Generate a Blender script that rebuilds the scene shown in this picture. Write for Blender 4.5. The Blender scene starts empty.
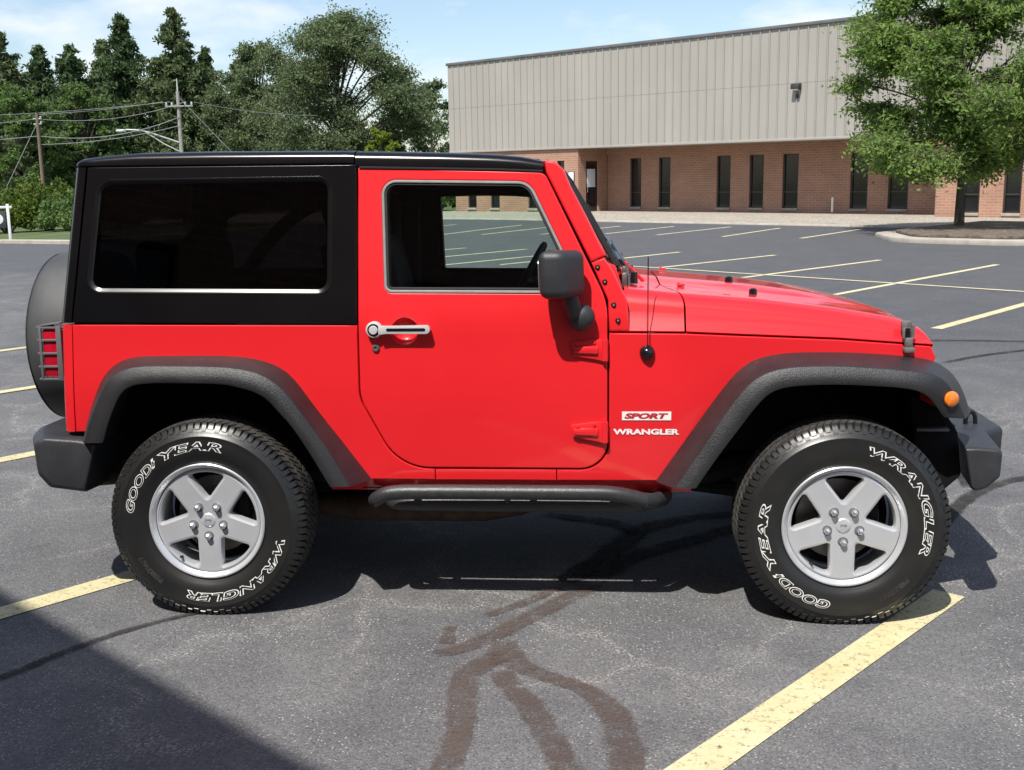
import bpy, bmesh, math, random
import numpy as np
from mathutils import Vector, Matrix, geometry

# ---------------------------------------------------------------- camera, world, sun, exposure
S = bpy.context.scene
COL = S.collection
PI = math.pi

cd = bpy.data.cameras.new('camera')
cam = bpy.data.objects.new('camera', cd)
COL.objects.link(cam)
yaw, pitch, roll = 0.0796826, 0.1847548, -0.0156466
w_ = Vector((-math.sin(yaw)*math.cos(pitch), math.cos(yaw)*math.cos(pitch), -math.sin(pitch)))
r_ = Vector((math.cos(yaw), math.sin(yaw), 0))
u_ = r_.cross(w_)
r2 = r_*math.cos(roll)+u_*math.sin(roll)
u2 = -r_*math.sin(roll)+u_*math.cos(roll)
M = Matrix((r2, u2, -w_)).transposed().to_4x4()
M.translation = Vector((0.3037, -4.9333, 1.6713))
cam.matrix_world = M
cd.sensor_width = 36.0
cd.lens = 1114.01/1024*36.0
cd.clip_end = 3000
cd.clip_start = 0.05
S.camera = cam

SUN_TRAVEL = Vector((0.235, 0.588, -1.0)).normalized()
SUN_EL = math.asin(-SUN_TRAVEL.z)
SUN_ROT = math.atan2(-SUN_TRAVEL.x, -SUN_TRAVEL.y)
W = bpy.data.worlds.new('World')
S.world = W
W.use_nodes = True
nt = W.node_tree
nt.nodes.clear()
out = nt.nodes.new('ShaderNodeOutputWorld')
sky = nt.nodes.new('ShaderNodeTexSky')
sky.sky_type = 'NISHITA'
sky.sun_disc = False
sky.sun_elevation = SUN_EL
sky.sun_rotation = SUN_ROT
sky.air_density = 1.0
sky.dust_density = 1.0
sky.ozone_density = 1.0
bg = nt.nodes.new('ShaderNodeBackground')
bg.inputs[1].default_value = 0.118
nt.links.new(sky.outputs[0], bg.inputs[0])
tc = nt.nodes.new('ShaderNodeTexCoord')
mp = nt.nodes.new('ShaderNodeMapping')
mp.inputs['Scale'].default_value = (1.0, 1.0, 2.6)
mp.inputs['Location'].default_value = (0.75, 0.1, 0.32)
nt.links.new(tc.outputs['Generated'], mp.inputs[0])
nz = nt.nodes.new('ShaderNodeTexNoise')
nz.inputs['Scale'].default_value = 3.3
nz.inputs['Detail'].default_value = 9
nz.inputs['Roughness'].default_value = 0.55
nt.links.new(mp.outputs[0], nz.inputs['Vector'])
rp = nt.nodes.new('ShaderNodeValToRGB')
rp.color_ramp.elements[0].position = 0.50
rp.color_ramp.elements[1].position = 0.63
rp.color_ramp.elements[0].color = (0, 0, 0, 1)
rp.color_ramp.elements[1].color = (0.9, 0.9, 0.9, 1)
nt.links.new(nz.outputs[0], rp.inputs[0])
bg2 = nt.nodes.new('ShaderNodeBackground')
bg2.inputs[0].default_value = (0.93, 0.96, 1.0, 1)
bg2.inputs[1].default_value = 0.80
mx = nt.nodes.new('ShaderNodeMixShader')
nt.links.new(rp.outputs[0], mx.inputs[0])
nt.links.new(bg.outputs[0], mx.inputs[1])
nt.links.new(bg2.outputs[0], mx.inputs[2])
nt.links.new(mx.outputs[0], out.inputs[0])

sl = bpy.data.lights.new('sun', 'SUN')
sl.energy = 4.8
sl.angle = math.radians(0.53)
sl.color = (1.0, 0.955, 0.885)
so = bpy.data.objects.new('sun', sl)
COL.objects.link(so)
so.location = (-6, -20, 30)
so.rotation_euler = SUN_TRAVEL.to_track_quat('-Z', 'Y').to_euler()

S.render.engine = 'CYCLES'
S.cycles.use_denoising = True
S.cycles.max_bounces = 8
S.cycles.transparent_max_bounces = 12
S.cycles.sample_clamp_indirect = 6.0
S.view_settings.view_transform = 'Standard'
S.view_settings.look = 'None'
S.view_settings.gamma = 1.0
S.view_settings.exposure = 0.5
S.view_settings.use_curve_mapping = False

# ---------------------------------------------------------------- materials
def nmat(name):
    m = bpy.data.materials.new(name)
    m.use_nodes = True
    t = m.node_tree
    b = t.nodes['Principled BSDF']
    return m, t, b

def node(t, kind, **kw):
    n = t.nodes.new(kind)
    for k, v in kw.items():
        if k in n.inputs:
            n.inputs[k].default_value = v
        else:
            setattr(n, k, v)
    return n

def ramp(t, src, stops):
    r = t.nodes.new('ShaderNodeValToRGB')
    el = r.color_ramp.elements
    while len(el) < len(stops):
        el.new(0.5)
    for e, (p, c) in zip(el, stops):
        e.position = p
        e.color = c if len(c) == 4 else (*c, 1)
    t.links.new(src, r.inputs[0])
    return r.outputs[0]

def mixc(t, f, a, b, mode='MIX'):
    n = t.nodes.new('ShaderNodeMix')
    n.data_type = 'RGBA'
    n.blend_type = mode
    for s, v in ((n.inputs[0], f), (n.inputs[6], a), (n.inputs[7], b)):
        if isinstance(v, (int, float)):
            s.default_value = v
        elif isinstance(v, tuple):
            s.default_value = v if len(v) == 4 else (*v, 1)
        else:
            t.links.new(v, s)
    return n.outputs[2]

def math_(t, op, a, b=0.0):
    n = t.nodes.new('ShaderNodeMath')
    n.operation = op
    for s, v in ((n.inputs[0], a), (n.inputs[1], b)):
        if isinstance(v, (int, float)):
            s.default_value = v
        else:
            t.links.new(v, s)
    return n.outputs[0]

def coords(t, scale=(1, 1, 1), which='Object'):
    c = t.nodes.new('ShaderNodeTexCoord')
    m = t.nodes.new('ShaderNodeMapping')
    m.inputs['Scale'].default_value = scale
    t.links.new(c.outputs[which], m.inputs[0])
    return m.outputs[0]

def noise(t, vec, scale, detail=4, rough=0.55, dist=0.0):
    n = node(t, 'ShaderNodeTexNoise', Scale=scale, Detail=detail, Roughness=rough, Distortion=dist)
    t.links.new(vec, n.inputs['Vector'])
    return n.outputs[0]

def bump(t, b, h, strength=0.3, dist=0.01):
    n = node(t, 'ShaderNodeBump', Strength=strength, Distance=dist)
    t.links.new(h, n.inputs['Height'])
    t.links.new(n.outputs[0], b.inputs['Normal'])

def plain(name, col, rough=0.5, metal=0.0, var=0.15, vs=8.0, bmp=0.0, bs=200.0, coat=0.0, spec=0.5):
    m, t, b = nmat(name)
    v = coords(t)
    n = noise(t, v, vs, 5)
    lo = tuple(c*(1-var) for c in col)
    hi = tuple(min(1, c*(1+var)) for c in col)
    t.links.new(ramp(t, n, [(0.3, lo), (0.7, hi)]), b.inputs['Base Color'])
    b.inputs['Roughness'].default_value = rough
    b.inputs['Metallic'].default_value = metal
    b.inputs['Specular IOR Level'].default_value = spec
    if coat:
        b.inputs['Coat Weight'].default_value = coat
        b.inputs['Coat Roughness'].default_value = 0.04
    if bmp:
        bump(t, b, noise(t, v, bs, 3), bmp, 0.002)
    return m

MAT = {}
def paint():
    m, t, b = nmat('red_paint')
    v = coords(t)
    n = noise(t, v, 1.3, 4)
    t.links.new(ramp(t, n, [(0.3, (0.66, 0.0125, 0.018)), (0.7, (0.70, 0.016, 0.022))]), b.inputs['Base Color'])
    b.inputs['Roughness'].default_value = 0.42
    b.inputs['Specular IOR Level'].default_value = 0.3
    b.inputs['Coat Weight'].default_value = 0.9
    r = ramp(t, noise(t, v, 5, 6), [(0.3, (0.03,)*3), (0.75, (0.075,)*3)])
    t.links.new(r, b.inputs['Coat Roughness'])
    # orange peel and slight panel waviness
    n1 = noise(t, v, 2.2, 2)
    nb = node(t, 'ShaderNodeBump', Strength=0.10, Distance=0.02)
    t.links.new(n1, nb.inputs['Height'])
    t.links.new(nb.outputs[0], b.inputs['Coat Normal'])
    return m
MAT['red'] = paint()
MAT['flare'] = plain('grained_black_plastic', (0.016, 0.016, 0.018), 0.43, var=0.3, vs=9, bmp=0.9, bs=260, spec=0.5)
MAT['bumper'] = plain('grey_black_plastic', (0.026, 0.027, 0.031), 0.45, var=0.25, vs=9, bmp=0.6, bs=260)
MAT['blackpaint'] = plain('satin_black_paint', (0.0045, 0.0042, 0.005), 0.20, var=0.25, vs=3, bmp=0.04, bs=260, spec=0.45)
MAT['gloss'] = plain('gloss_black_trim', (0.008, 0.008, 0.009), 0.18, var=0.2, vs=6)
MAT['rubber'] = plain('rubber_seal', (0.012, 0.012, 0.013), 0.6, var=0.2, vs=20)
MAT['dark'] = plain('dark_underbody', (0.012, 0.012, 0.013), 0.8, var=0.4, vs=12, spec=0.2)
MAT['well'] = plain('wheel_well_liner', (0.010, 0.010, 0.011), 0.85, var=0.3, vs=9, spec=0.15)
MAT['interior'] = plain('dark_cabin_trim', (0.016, 0.015, 0.016), 0.7, var=0.25, vs=15)
MAT['cloth'] = plain('dark_seat_cloth', (0.022, 0.021, 0.022), 0.9, var=0.3, vs=40)
MAT['steel'] = plain('worn_steel', (0.20, 0.19, 0.18), 0.45, 0.8, var=0.3, vs=14)
MAT['rust'] = plain('rusty_steel', (0.055, 0.034, 0.022), 0.75, 0.2, var=0.5, vs=16)
MAT['lock'] = plain('dull_lock_metal', (0.13, 0.12, 0.12), 0.4, 0.4, var=0.2, vs=60)
MAT['lip'] = plain('gloss_black_window_lip', (0.005, 0.005, 0.005), 0.24, var=0.1, vs=9, spec=0.7)
MAT['latch'] = plain('weathered_latch_rubber', (0.11, 0.105, 0.10), 0.7, var=0.3, vs=60)
MAT['handlesilver'] = plain('silver_handle_paint', (0.60, 0.60, 0.61), 0.3, 0.25, var=0.05, vs=20, coat=0.5)
MAT['chrome'] = plain('satin_chrome', (0.62, 0.62, 0.64), 0.25, 0.85, var=0.08, vs=20)
MAT['bright'] = plain('brushed_trim', (0.34, 0.34, 0.33), 0.35, 0.35, var=0.1, vs=25)
MAT['silver'] = plain('silver_wheel_paint', (0.60, 0.615, 0.64), 0.30, 0.50, var=0.05, vs=6, coat=0.4)
MAT['greyplastic'] = plain('grey_plastic_guard', (0.11, 0.11, 0.118), 0.45, var=0.1, vs=12)
MAT['step'] = plain('textured_black_tube', (0.026, 0.026, 0.028), 0.42, var=0.25, vs=30, bmp=0.5, bs=160)
MAT['vinyl'] = plain('black_vinyl_cover', (0.050, 0.052, 0.056), 0.6, var=0.2, vs=7, bmp=0.3, bs=300)
MAT['white'] = plain('white_letter_rubber', (0.72, 0.72, 0.70), 0.6, var=0.12, vs=60)
MAT['decalwhite'] = plain('white_decal', (0.78, 0.76, 0.74), 0.4, var=0.04, vs=20)
MAT['decalred'] = plain('red_decal', (0.45, 0.02, 0.03), 0.4, var=0.05, vs=20)

def tyre_mat():
    m, t, b = nmat('tyre_rubber')
    v = coords(t)
    n = noise(t, v, 7, 5)
    t.links.new(ramp(t, n, [(0.3, (0.011, 0.011, 0.0112)), (0.75, (0.0185, 0.0182, 0.0177))]), b.inputs['Base Color'])
    b.inputs['Roughness'].default_value = 0.36
    bump(t, b, noise(t, v, 160, 2), 0.10, 0.002)
    return m
MAT['tyre'] = tyre_mat()
MAT['tread'] = plain('dusty_tread_rubber', (0.044, 0.041, 0.038), 0.85, var=0.4, vs=25, bmp=0.3, bs=200, spec=0.25)

def lens(name, col, em=0):
    m, t, b = nmat(name)
    v = coords(t)
    vo = node(t, 'ShaderNodeTexVoronoi', Scale=160.0)
    t.links.new(v, vo.inputs['Vector'])
    t.links.new(ramp(t, vo.outputs[0], [(0.1, tuple(c*0.75 for c in col)), (0.6, col)]), b.inputs['Base Color'])
    b.inputs['Roughness'].default_value = 0.12
    b.inputs['Coat Weight'].default_value = 1
    return m
MAT['amber'] = lens('amber_lens', (0.80, 0.20, 0.01))
MAT['redlens'] = lens('red_lens', (0.42, 0.005, 0.02))
MAT['headlens'] = lens('clear_headlamp_lens', (0.7, 0.7, 0.72))

def glass(name, tint, rough=0.0, ior=1.45):
    m = bpy.data.materials.new(name)
    m.use_nodes = True
    t = m.node_tree
    t.nodes.clear()
    o = t.nodes.new('ShaderNodeOutputMaterial')
    tr = t.nodes.new('ShaderNodeBsdfTransparent')
    v = coords(t)
    n = noise(t, v, 6, 3)
    t.links.new(ramp(t, n, [(0.3, tuple(c*0.96 for c in tint)), (0.7, tint)]), tr.inputs[0])
    g = t.nodes.new('ShaderNodeBsdfGlossy')
    g.inputs['Roughness'].default_value = rough
    fr = t.nodes.new('ShaderNodeFresnel')
    fr.inputs[0].default_value = ior
    mx = t.nodes.new('ShaderNodeMixShader')
    t.links.new(fr.outputs[0], mx.inputs[0])
    t.links.new(tr.outputs[0], mx.inputs[1])
    t.links.new(g.outputs[0], mx.inputs[2])
    t.links.new(mx.outputs[0], o.inputs[0])
    return m
MAT['glass'] = glass('clear_tinted_glass', (0.84, 0.93, 0.88))
MAT['privacy'] = glass('privacy_glass', (0.10, 0.095, 0.10))
MAT['windshield'] = glass('windshield_glass', (0.75, 0.84, 0.8))

def asphalt():
    m, t, b = nmat('asphalt')
    v = coords(t)
    big = noise(t, v, 0.22, 6, 0.6, 0.3)
    mid = noise(t, v, 1.7, 8, 0.62, 0.4)
    base = ramp(t, big, [(0.30, (0.078, 0.079, 0.086)), (0.70, (0.146, 0.145, 0.145))])
    base = mixc(t, 0.6, base, ramp(t, mid, [(0.3, (0.071, 0.073, 0.080)), (0.72, (0.168, 0.167, 0.168))]))
    # mask 'young' mixes in a darker, bluer tone beyond the near bays
    sx = node(t, 'ShaderNodeSeparateXYZ')
    t.links.new(v, sx.inputs[0])
    dd = math_(t, 'ADD', math_(t, 'MULTIPLY', sx.outputs[0], 0.6236), math_(t, 'MULTIPLY', sx.outputs[1], 0.7818))
    dd = math_(t, 'ADD', dd, math_(t, 'MULTIPLY', noise(t, v, 0.5, 5), 5.0))
    young = ramp(t, math_(t, 'MULTIPLY', dd, 0.05), [(0.30, (0,)*3), (0.52, (1,)*3)])
    base = mixc(t, math_(t, 'MULTIPLY', young, 0.75), base, (0.068, 0.071, 0.080))
    # exposed stones
    vo = node(t, 'ShaderNodeTexVoronoi', Scale=170.0, Randomness=1.0)
    t.links.new(v, vo.inputs['Vector'])
    rnd = ramp(t, vo.outputs['Color'], [(0.0, (0.40,)*3), (0.45, (0.90,)*3), (0.82, (1.16,)*3), (1.0, (1.85,)*3)])
    base = mixc(t, 0.85, base, rnd, 'MULTIPLY')
    worn = noise(t, v, 0.9, 8, 0.75, 1.4)
    wornm = ramp(t, worn, [(0.47, (0.22,)*3), (0.66, (1,)*3)])
    vo2 = node(t, 'ShaderNodeTexVoronoi', Scale=75.0, Randomness=1.0)
    t.links.new(v, vo2.inputs['Vector'])
    sp = math_(t, 'LESS_THAN', vo2.outputs['Distance'], 0.25)
    sel = node(t, 'ShaderNodeSeparateColor')
    t.links.new(vo2.outputs['Color'], sel.inputs[0])
    sp = math_(t, 'MULTIPLY', sp, math_(t, 'GREATER_THAN', sel.outputs[0], 0.62))
    sp = math_(t, 'MULTIPLY', sp, wornm)
    base = mixc(t, sp, base, (0.46, 0.44, 0.405))
    # pale abraded trails of bare aggregate
    wa = node(t, 'ShaderNodeTexVoronoi', Scale=1.15, feature='DISTANCE_TO_EDGE')
    dv = node(t, 'ShaderNodeVectorMath', operation='ADD')
    nn = node(t, 'ShaderNodeTexNoise', Scale=2.2, Detail=7.0)
    t.links.new(v, nn.inputs['Vector'])
    sc = node(t, 'ShaderNodeVectorMath', operation='SCALE')
    sc.inputs['Scale'].default_value = 0.8
    t.links.new(nn.outputs['Color'], sc.inputs[0])
    t.links.new(v, dv.inputs[0])
    t.links.new(sc.outputs[0], dv.inputs[1])
    t.links.new(dv.outputs[0], wa.inputs['Vector'])
    tr = ramp(t, wa.outputs['Distance'], [(0.0, (0.75,)*3), (0.012, (0.5,)*3), (0.05, (0.14,)*3), (0.16, (0,)*3)])
    fine = noise(t, v, 85, 3, 0.7)
    tr = math_(t, 'MULTIPLY', tr, ramp(t, fine, [(0.50, (0,)*3), (0.60, (1,)*3)]))
    tr = math_(t, 'MULTIPLY', tr, ramp(t, noise(t, v, 0.6, 3), [(0.40, (0,)*3), (0.56, (1,)*3)]))
    tr = math_(t, 'MULTIPLY', tr, math_(t, 'SUBTRACT', 1.0, math_(t, 'MULTIPLY', young, 0.8)))
    base = mixc(t, tr, base, (0.42, 0.395, 0.36))
    # hairline cracks, dark
    wb = node(t, 'ShaderNodeTexVoronoi', Scale=0.34, feature='DISTANCE_TO_EDGE')
    t.links.new(dv.outputs[0], wb.inputs['Vector'])
    ck = ramp(t, wb.outputs['Distance'], [(0.0, (1,)*3), (0.0015, (0.7,)*3), (0.0035, (0,)*3)])
    ck = math_(t, 'MULTIPLY', ck, ramp(t, noise(t, v, 0.35, 2), [(0.53, (0,)*3), (0.58, (1,)*3)]))
    base = mixc(t, math_(t, 'MULTIPLY', ck, 0.0), base, (0.028, 0.026, 0.024))
    t.links.new(base, b.inputs['Base Color'])
    b.inputs['Roughness'].default_value = 0.82
    b.inputs['Specular IOR Level'].default_value = 0.3
    h = math_(t, 'ADD', math_(t, 'MULTIPLY', vo.outputs['Distance'], -0.9), math_(t, 'MULTIPLY', fine, 0.7))
    h = math_(t, 'SUBTRACT', h, math_(t, 'MULTIPLY', ck, 0.0))
    bump(t, b, h, 0.45, 0.005)
    return m
MAT['asphalt'] = asphalt()

def alpha_paint(name, c1, c2, s_wear, lo, hi, amax=1.0, rough=0.75, soft=0.06):
    """thin coat on asphalt, worn through in places"""
    m, t, b = nmat(name)
    v = coords(t)
    n = noise(t, v, 3.5, 5)
    t.links.new(ramp(t, n, [(0.3, c1), (0.7, c2)]), b.inputs['Base Color'])
    b.inputs['Roughness'].default_value = rough
    a = math_(t, 'ADD', math_(t, 'MULTIPLY', noise(t, v, s_wear, 6, 0.7), 0.6), math_(t, 'MULTIPLY', noise(t, v, 110, 3, 0.6), 0.4))
    at = node(t, 'ShaderNodeAttribute', attribute_name='cover')
    edge = math_(t, 'SUBTRACT', 1.0, at.outputs['Fac'])
    a = math_(t, 'SUBTRACT', a, math_(t, 'MULTIPLY', edge, soft))
    t.links.new(ramp(t, a, [(lo, (0,)*3), (hi, (amax,)*3)]), b.inputs['Alpha'])
    b.inputs['Specular IOR Level'].default_value = 0.25
    bump(t, b, noise(t, v, 130, 3), 0.3, 0.003)
    return m
MAT['line'] = alpha_paint('worn_yellow_line_paint', (0.48, 0.425, 0.235), (0.56, 0.51, 0.33), 30, 0.30, 0.48)
MAT['linefar'] = alpha_paint('faded_yellow_line_paint', (0.50, 0.45, 0.28), (0.58, 0.53, 0.36), 3, 0.30, 0.46)
MAT['stain'] = alpha_paint('brown_oil_stain', (0.080, 0.058, 0.050), (0.108, 0.082, 0.070), 11, 0.36, 0.60, 0.82, 0.85, 0.28)
MAT['seal'] = alpha_paint('dark_crack_filler', (0.026, 0.023, 0.022), (0.040, 0.035, 0.033), 9, 0.32, 0.52, 0.80, 0.95, 0.25)

def brick():
    m, t, b = nmat('brown_brick')
    c = t.nodes.new('ShaderNodeTexCoord')
    s = node(t, 'ShaderNodeSeparateXYZ')
    t.links.new(c.outputs['Object'], s.inputs[0])
    cb = node(t, 'ShaderNodeCombineXYZ')
    t.links.new(math_(t, 'ADD', s.outputs[0], s.outputs[1]), cb.inputs[0])
    t.links.new(s.outputs[2], cb.inputs[1])
    br = node(t, 'ShaderNodeTexBrick', Scale=1.0)
    br.inputs['Color1'].default_value = (0.350, 0.185, 0.124, 1)
    br.inputs['Color2'].default_value = (0.290, 0.150, 0.102, 1)
    br.inputs['Mortar'].default_value = (0.36, 0.28, 0.22, 1)
    br.inputs['Mortar Size'].default_value = 0.010
    br.inputs['Brick Width'].default_value = 0.30
    br.inputs['Row Height'].default_value = 0.10
    br.inputs['Bias'].default_value = -0.2
    t.links.new(cb.outputs[0], br.inputs['Vector'])
    n = noise(t, c.outputs['Object'], 1.4, 6, 0.6)
    col = mixc(t, 0.5, br.outputs['Color'], ramp(t, n, [(0.3, (0.75, 0.72, 0.7)), (0.7, (1.15, 1.1, 1.1))]), 'MULTIPLY')
    t.links.new(col, b.inputs['Base Color'])
    b.inputs['Roughness'].default_value = 0.9
    bump(t, b, br.outputs['Fac'], -0.4, 0.01)
    return m
MAT['brick'] = brick()
def siding():
    m, t, b = nmat('grey_metal_siding')
    v = coords(t, (0.6, 0.6, 0.25))
    n = noise(t, v, 1.0, 6, 0.6)
    v2 = coords(t, (1.6, 1.6, 0.12))
    n2 = noise(t, v2, 1.0, 5, 0.6)
    c = ramp(t, n, [(0.3, (0.290, 0.276, 0.248)), (0.7, (0.330, 0.314, 0.283))])
    c = mixc(t, 0.18, c, ramp(t, n2, [(0.35, (0.82,)*3), (0.65, (1.06,)*3)]), 'MULTIPLY')
    t.links.new(c, b.inputs['Base Color'])
    b.inputs['Roughness'].default_value = 0.55
    return m
MAT['siding'] = siding()
MAT['coping'] = plain('dark_metal_coping', (0.12, 0.12, 0.12), 0.5, var=0.2, vs=1.5)
MAT['soffit'] = plain('soffit_panel', (0.30, 0.27, 0.22), 0.8, var=0.1, vs=1)
MAT['bwindow'] = plain('dark_window_glass', (0.010, 0.010, 0.012), 0.06, var=0.3, vs=1.5)
MAT['bframe'] = plain('dark_bronze_frame', (0.030, 0.026, 0.024), 0.45, var=0.2, vs=4)
MAT['concrete'] = plain('pale_concrete', (0.33, 0.30, 0.255), 0.9, var=0.18, vs=2.5, bmp=0.3, bs=60)
MAT['paper'] = plain('white_paper_notice', (0.62, 0.66, 0.72), 0.7, var=0.05, vs=10)
def gravel():
    m, t, b = nmat('pale_gravel')
    v = coords(t)
    vo = node(t, 'ShaderNodeTexVoronoi', Scale=16.0)
    t.links.new(v, vo.inputs['Vector'])
    c = ramp(t, vo.outputs['Color'], [(0.1, (0.19, 0.165, 0.13)), (0.5, (0.31, 0.275, 0.225)), (0.9, (0.42, 0.385, 0.33))])
    c = mixc(t, 0.6, c, ramp(t, noise(t, v, 0.9, 5), [(0.3, (0.8,)*3), (0.7, (1.1,)*3)]), 'MULTIPLY')
    t.links.new(c, b.inputs['Base Color'])
    b.inputs['Roughness'].default_value = 0.95
    bump(t, b, vo.outputs['Distance'], 0.5, 0.02)
    return m
MAT['gravel'] = gravel()
def grass():
    m, t, b = nmat('lawn')
    v = coords(t)
    c = ramp(t, noise(t, v, 0.35, 6), [(0.3, (0.050, 0.085, 0.022)), (0.7, (0.105, 0.135, 0.045))])
    c = mixc(t, 0.6, c, ramp(t, noise(t, v, 9, 5, 0.7), [(0.3, (0.55,)*3), (0.7, (1.3,)*3)]), 'MULTIPLY')
    t.links.new(c, b.inputs['Base Color'])
    b.inputs['Roughness'].default_value = 0.95
    bump(t, b, noise(t, v, 25, 4, 0.7), 0.8, 0.05)
    return m
MAT['grass'] = grass()
MAT['mulch'] = plain('brown_mulch', (0.105, 0.085, 0.066), 0.95, var=0.6, vs=9, bmp=0.8, bs=30)
def bark(name, c1, c2):
    m, t, b = nmat(name)
    v = coords(t, (9, 9, 1.6))
    n = noise(t, v, 1.5, 6, 0.65, 0.5)
    t.links.new(ramp(t, n, [(0.3, c1), (0.7, c2)]), b.inputs['Base Color'])
    b.inputs['Roughness'].default_value = 0.95
    bump(t, b, n, 0.8, 0.03)
    return m
MAT['bark'] = bark('grey_brown_bark', (0.035, 0.027, 0.020), (0.10, 0.080, 0.062))
MAT['wood'] = bark('weathered_pole_wood', (0.10, 0.075, 0.055), (0.19, 0.15, 0.115))
MAT['greywood'] = bark('grey_pole_wood', (0.20, 0.19, 0.175), (0.33, 0.315, 0.29))

def leaf(name, c1, c2, trans=0.35):
    m = bpy.data.materials.new(name)
    m.use_nodes = True
    t = m.node_tree
    b = t.nodes['Principled BSDF']
    o = t.nodes['Material Output']
    g = t.nodes.new('ShaderNodeNewGeometry')
    v = coords(t)
    f = math_(t, 'ADD', math_(t, 'MULTIPLY', g.outputs['Random Per Island'], 0.35), math_(t, 'MULTIPLY', noise(t, v, 0.8, 4), 0.75))
    c = ramp(t, f, [(0.25, c1), (0.85, c2)])
    t.links.new(c, b.inputs['Base Color'])
    b.inputs['Roughness'].default_value = 0.75
    b.inputs['Specular IOR Level'].default_value = 0.12
    tl = t.nodes.new('ShaderNodeBsdfTranslucent')
    t.links.new(mixc(t, 1.0, c, (1.1, 1.25, 0.6), 'MULTIPLY'), tl.inputs[0])
    mx = t.nodes.new('ShaderNodeMixShader')
    mx.inputs[0].default_value = trans
    t.links.new(b.outputs[0], mx.inputs[1])
    t.links.new(tl.outputs[0], mx.inputs[2])
    t.links.new(mx.outputs[0], o.inputs[0])
    return m
MAT['needle'] = leaf('dark_conifer_needles', (0.036, 0.064, 0.030), (0.110, 0.158, 0.076), 0.25)
MAT['needle2'] = leaf('olive_conifer_needles', (0.052, 0.076, 0.034), (0.142, 0.182, 0.088), 0.25)
MAT['leafmid'] = leaf('mid_green_leaves', (0.058, 0.105, 0.034), (0.150, 0.220, 0.076), 0.3)
MAT['leafgrey'] = leaf('grey_green_leaves', (0.070, 0.102, 0.050), (0.180, 0.225, 0.122), 0.3)
MAT['leafbright'] = leaf('bright_green_leaflets', (0.098, 0.162, 0.046), (0.270, 0.375, 0.118), 0.48)
MAT['leafyellow'] = leaf('yellow_green_leaves', (0.11, 0.16, 0.022), (0.22, 0.27, 0.05), 0.4)
MAT['shrub'] = leaf('fresh_shrub_leaves', (0.050, 0.085, 0.016), (0.14, 0.19, 0.04), 0.35)
MAT['wire'] = plain('cable_sheath', (0.24, 0.25, 0.26), 0.6, var=0.1, vs=5)
MAT['signwhite'] = plain('white_sign_wood', (0.72, 0.72, 0.70), 0.6, var=0.06, vs=5)
MAT['signdark'] = plain('dark_sign_panel', (0.05, 0.055, 0.065), 0.5, var=0.1, vs=4)
MAT['galv'] = plain('galvanised_steel', (0.52, 0.54, 0.55), 0.45, 0.3, var=0.1, vs=10)

# ---------------------------------------------------------------- mesh helpers
class MB:
    def __init__(s):
        s.v, s.f, s.m, s.cover = [], [], [], []
    def add(s, v, f, mi=0):
        o = len(s.v)
        s.v.extend([tuple(p) for p in v])
        s.f.extend([tuple(i+o for i in q) for q in f])
        s.m.extend([mi]*len(f))
    def build(s, name, mats, parent=None, loc=None, angle=38, rot=0.0):
        me = bpy.data.meshes.new(name)
        me.from_pydata(s.v, [], s.f)
        if not isinstance(mats, (list, tuple)):
            mats = [mats]
        for m in mats:
            me.materials.append(MAT[m])
        me.polygons.foreach_set('material_index', s.m)
        me.polygons.foreach_set('use_smooth', [True]*len(s.f))
        if len(s.cover) == len(s.v) and s.cover:
            me.attributes.new('cover', 'FLOAT', 'POINT').data.foreach_set('value', s.cover)
        me.set_sharp_from_angle(angle=math.radians(angle))
        me.update()
        o = bpy.data.objects.new(name, me)
        COL.objects.link(o)
        if parent is not None:
            o.parent = parent
        if loc is not None:
            o.location = loc
        if rot:
            o.rotation_euler = (0, 0, rot)
        return o

def empty(name, loc=(0, 0, 0), rz=0.0, label=None, cat=None, group=None):
    o = bpy.data.objects.new(name, None)
    o.empty_display_size = 0.3
    COL.objects.link(o)
    o.location = loc
    o.rotation_euler = (0, 0, rz)
    tag(o, label, cat, group)
    return o

def tag(o, label=None, cat=None, group=None, kind=None):
    for k, v in (('label', label), ('category', cat), ('group', group), ('kind', kind)):
        if v:
            o[k] = v
    return o

def copy_tree(o, parent=None):
    c = o.copy()
    COL.objects.link(c)
    c.parent = parent
    for ch in list(o.children):
        copy_tree(ch, c)
    return c

def rbox(mb, c, s, bev=0.0, seg=2, mi=0, mat=None):
    bm = bmesh.new()
    bmesh.ops.create_cube(bm, size=1)
    for v in bm.verts:
        v.co = Vector((v.co.x*s[0], v.co.y*s[1], v.co.z*s[2]))
    if bev:
        bmesh.ops.bevel(bm, geom=bm.edges[:], offset=bev, segments=seg, profile=0.5, affect='EDGES')
    addbm(mb, bm, c, mi, mat)

def addbm(mb, bm, c=(0, 0, 0), mi=0, mat=None):
    bm.verts.ensure_lookup_table()
    c = Vector(c)
    vs = [(mat @ v.co if mat else v.co)+c for v in bm.verts]
    bm.verts.index_update()
    mb.add(vs, [[v.index for v in f.verts] for f in bm.faces], mi)
    bm.free()

def prism(mb, poly, d0, d1, fn, bev=0.0, seg=2, mi=0):
    """poly: 2-D points; fn(a, b, d) -> xyz"""
    bm = bmesh.new()
    a = [bm.verts.new(fn(p[0], p[1], d0)) for p in poly]
    b = [bm.verts.new(fn(p[0], p[1], d1)) for p in poly]
    n = len(poly)
    bm.faces.new(a)
    bm.faces.new(b[::-1])
    for i in range(n):
        bm.faces.new((a[i], b[i], b[(i+1) % n], a[(i+1) % n]))
    bmesh.ops.recalc_face_normals(bm, faces=bm.faces[:])
    if bev:
        bmesh.ops.bevel(bm, geom=bm.edges[:], offset=bev, segments=seg, profile=0.5, affect='EDGES', clamp_overlap=True)
    addbm(mb, bm, mi=mi)

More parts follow.
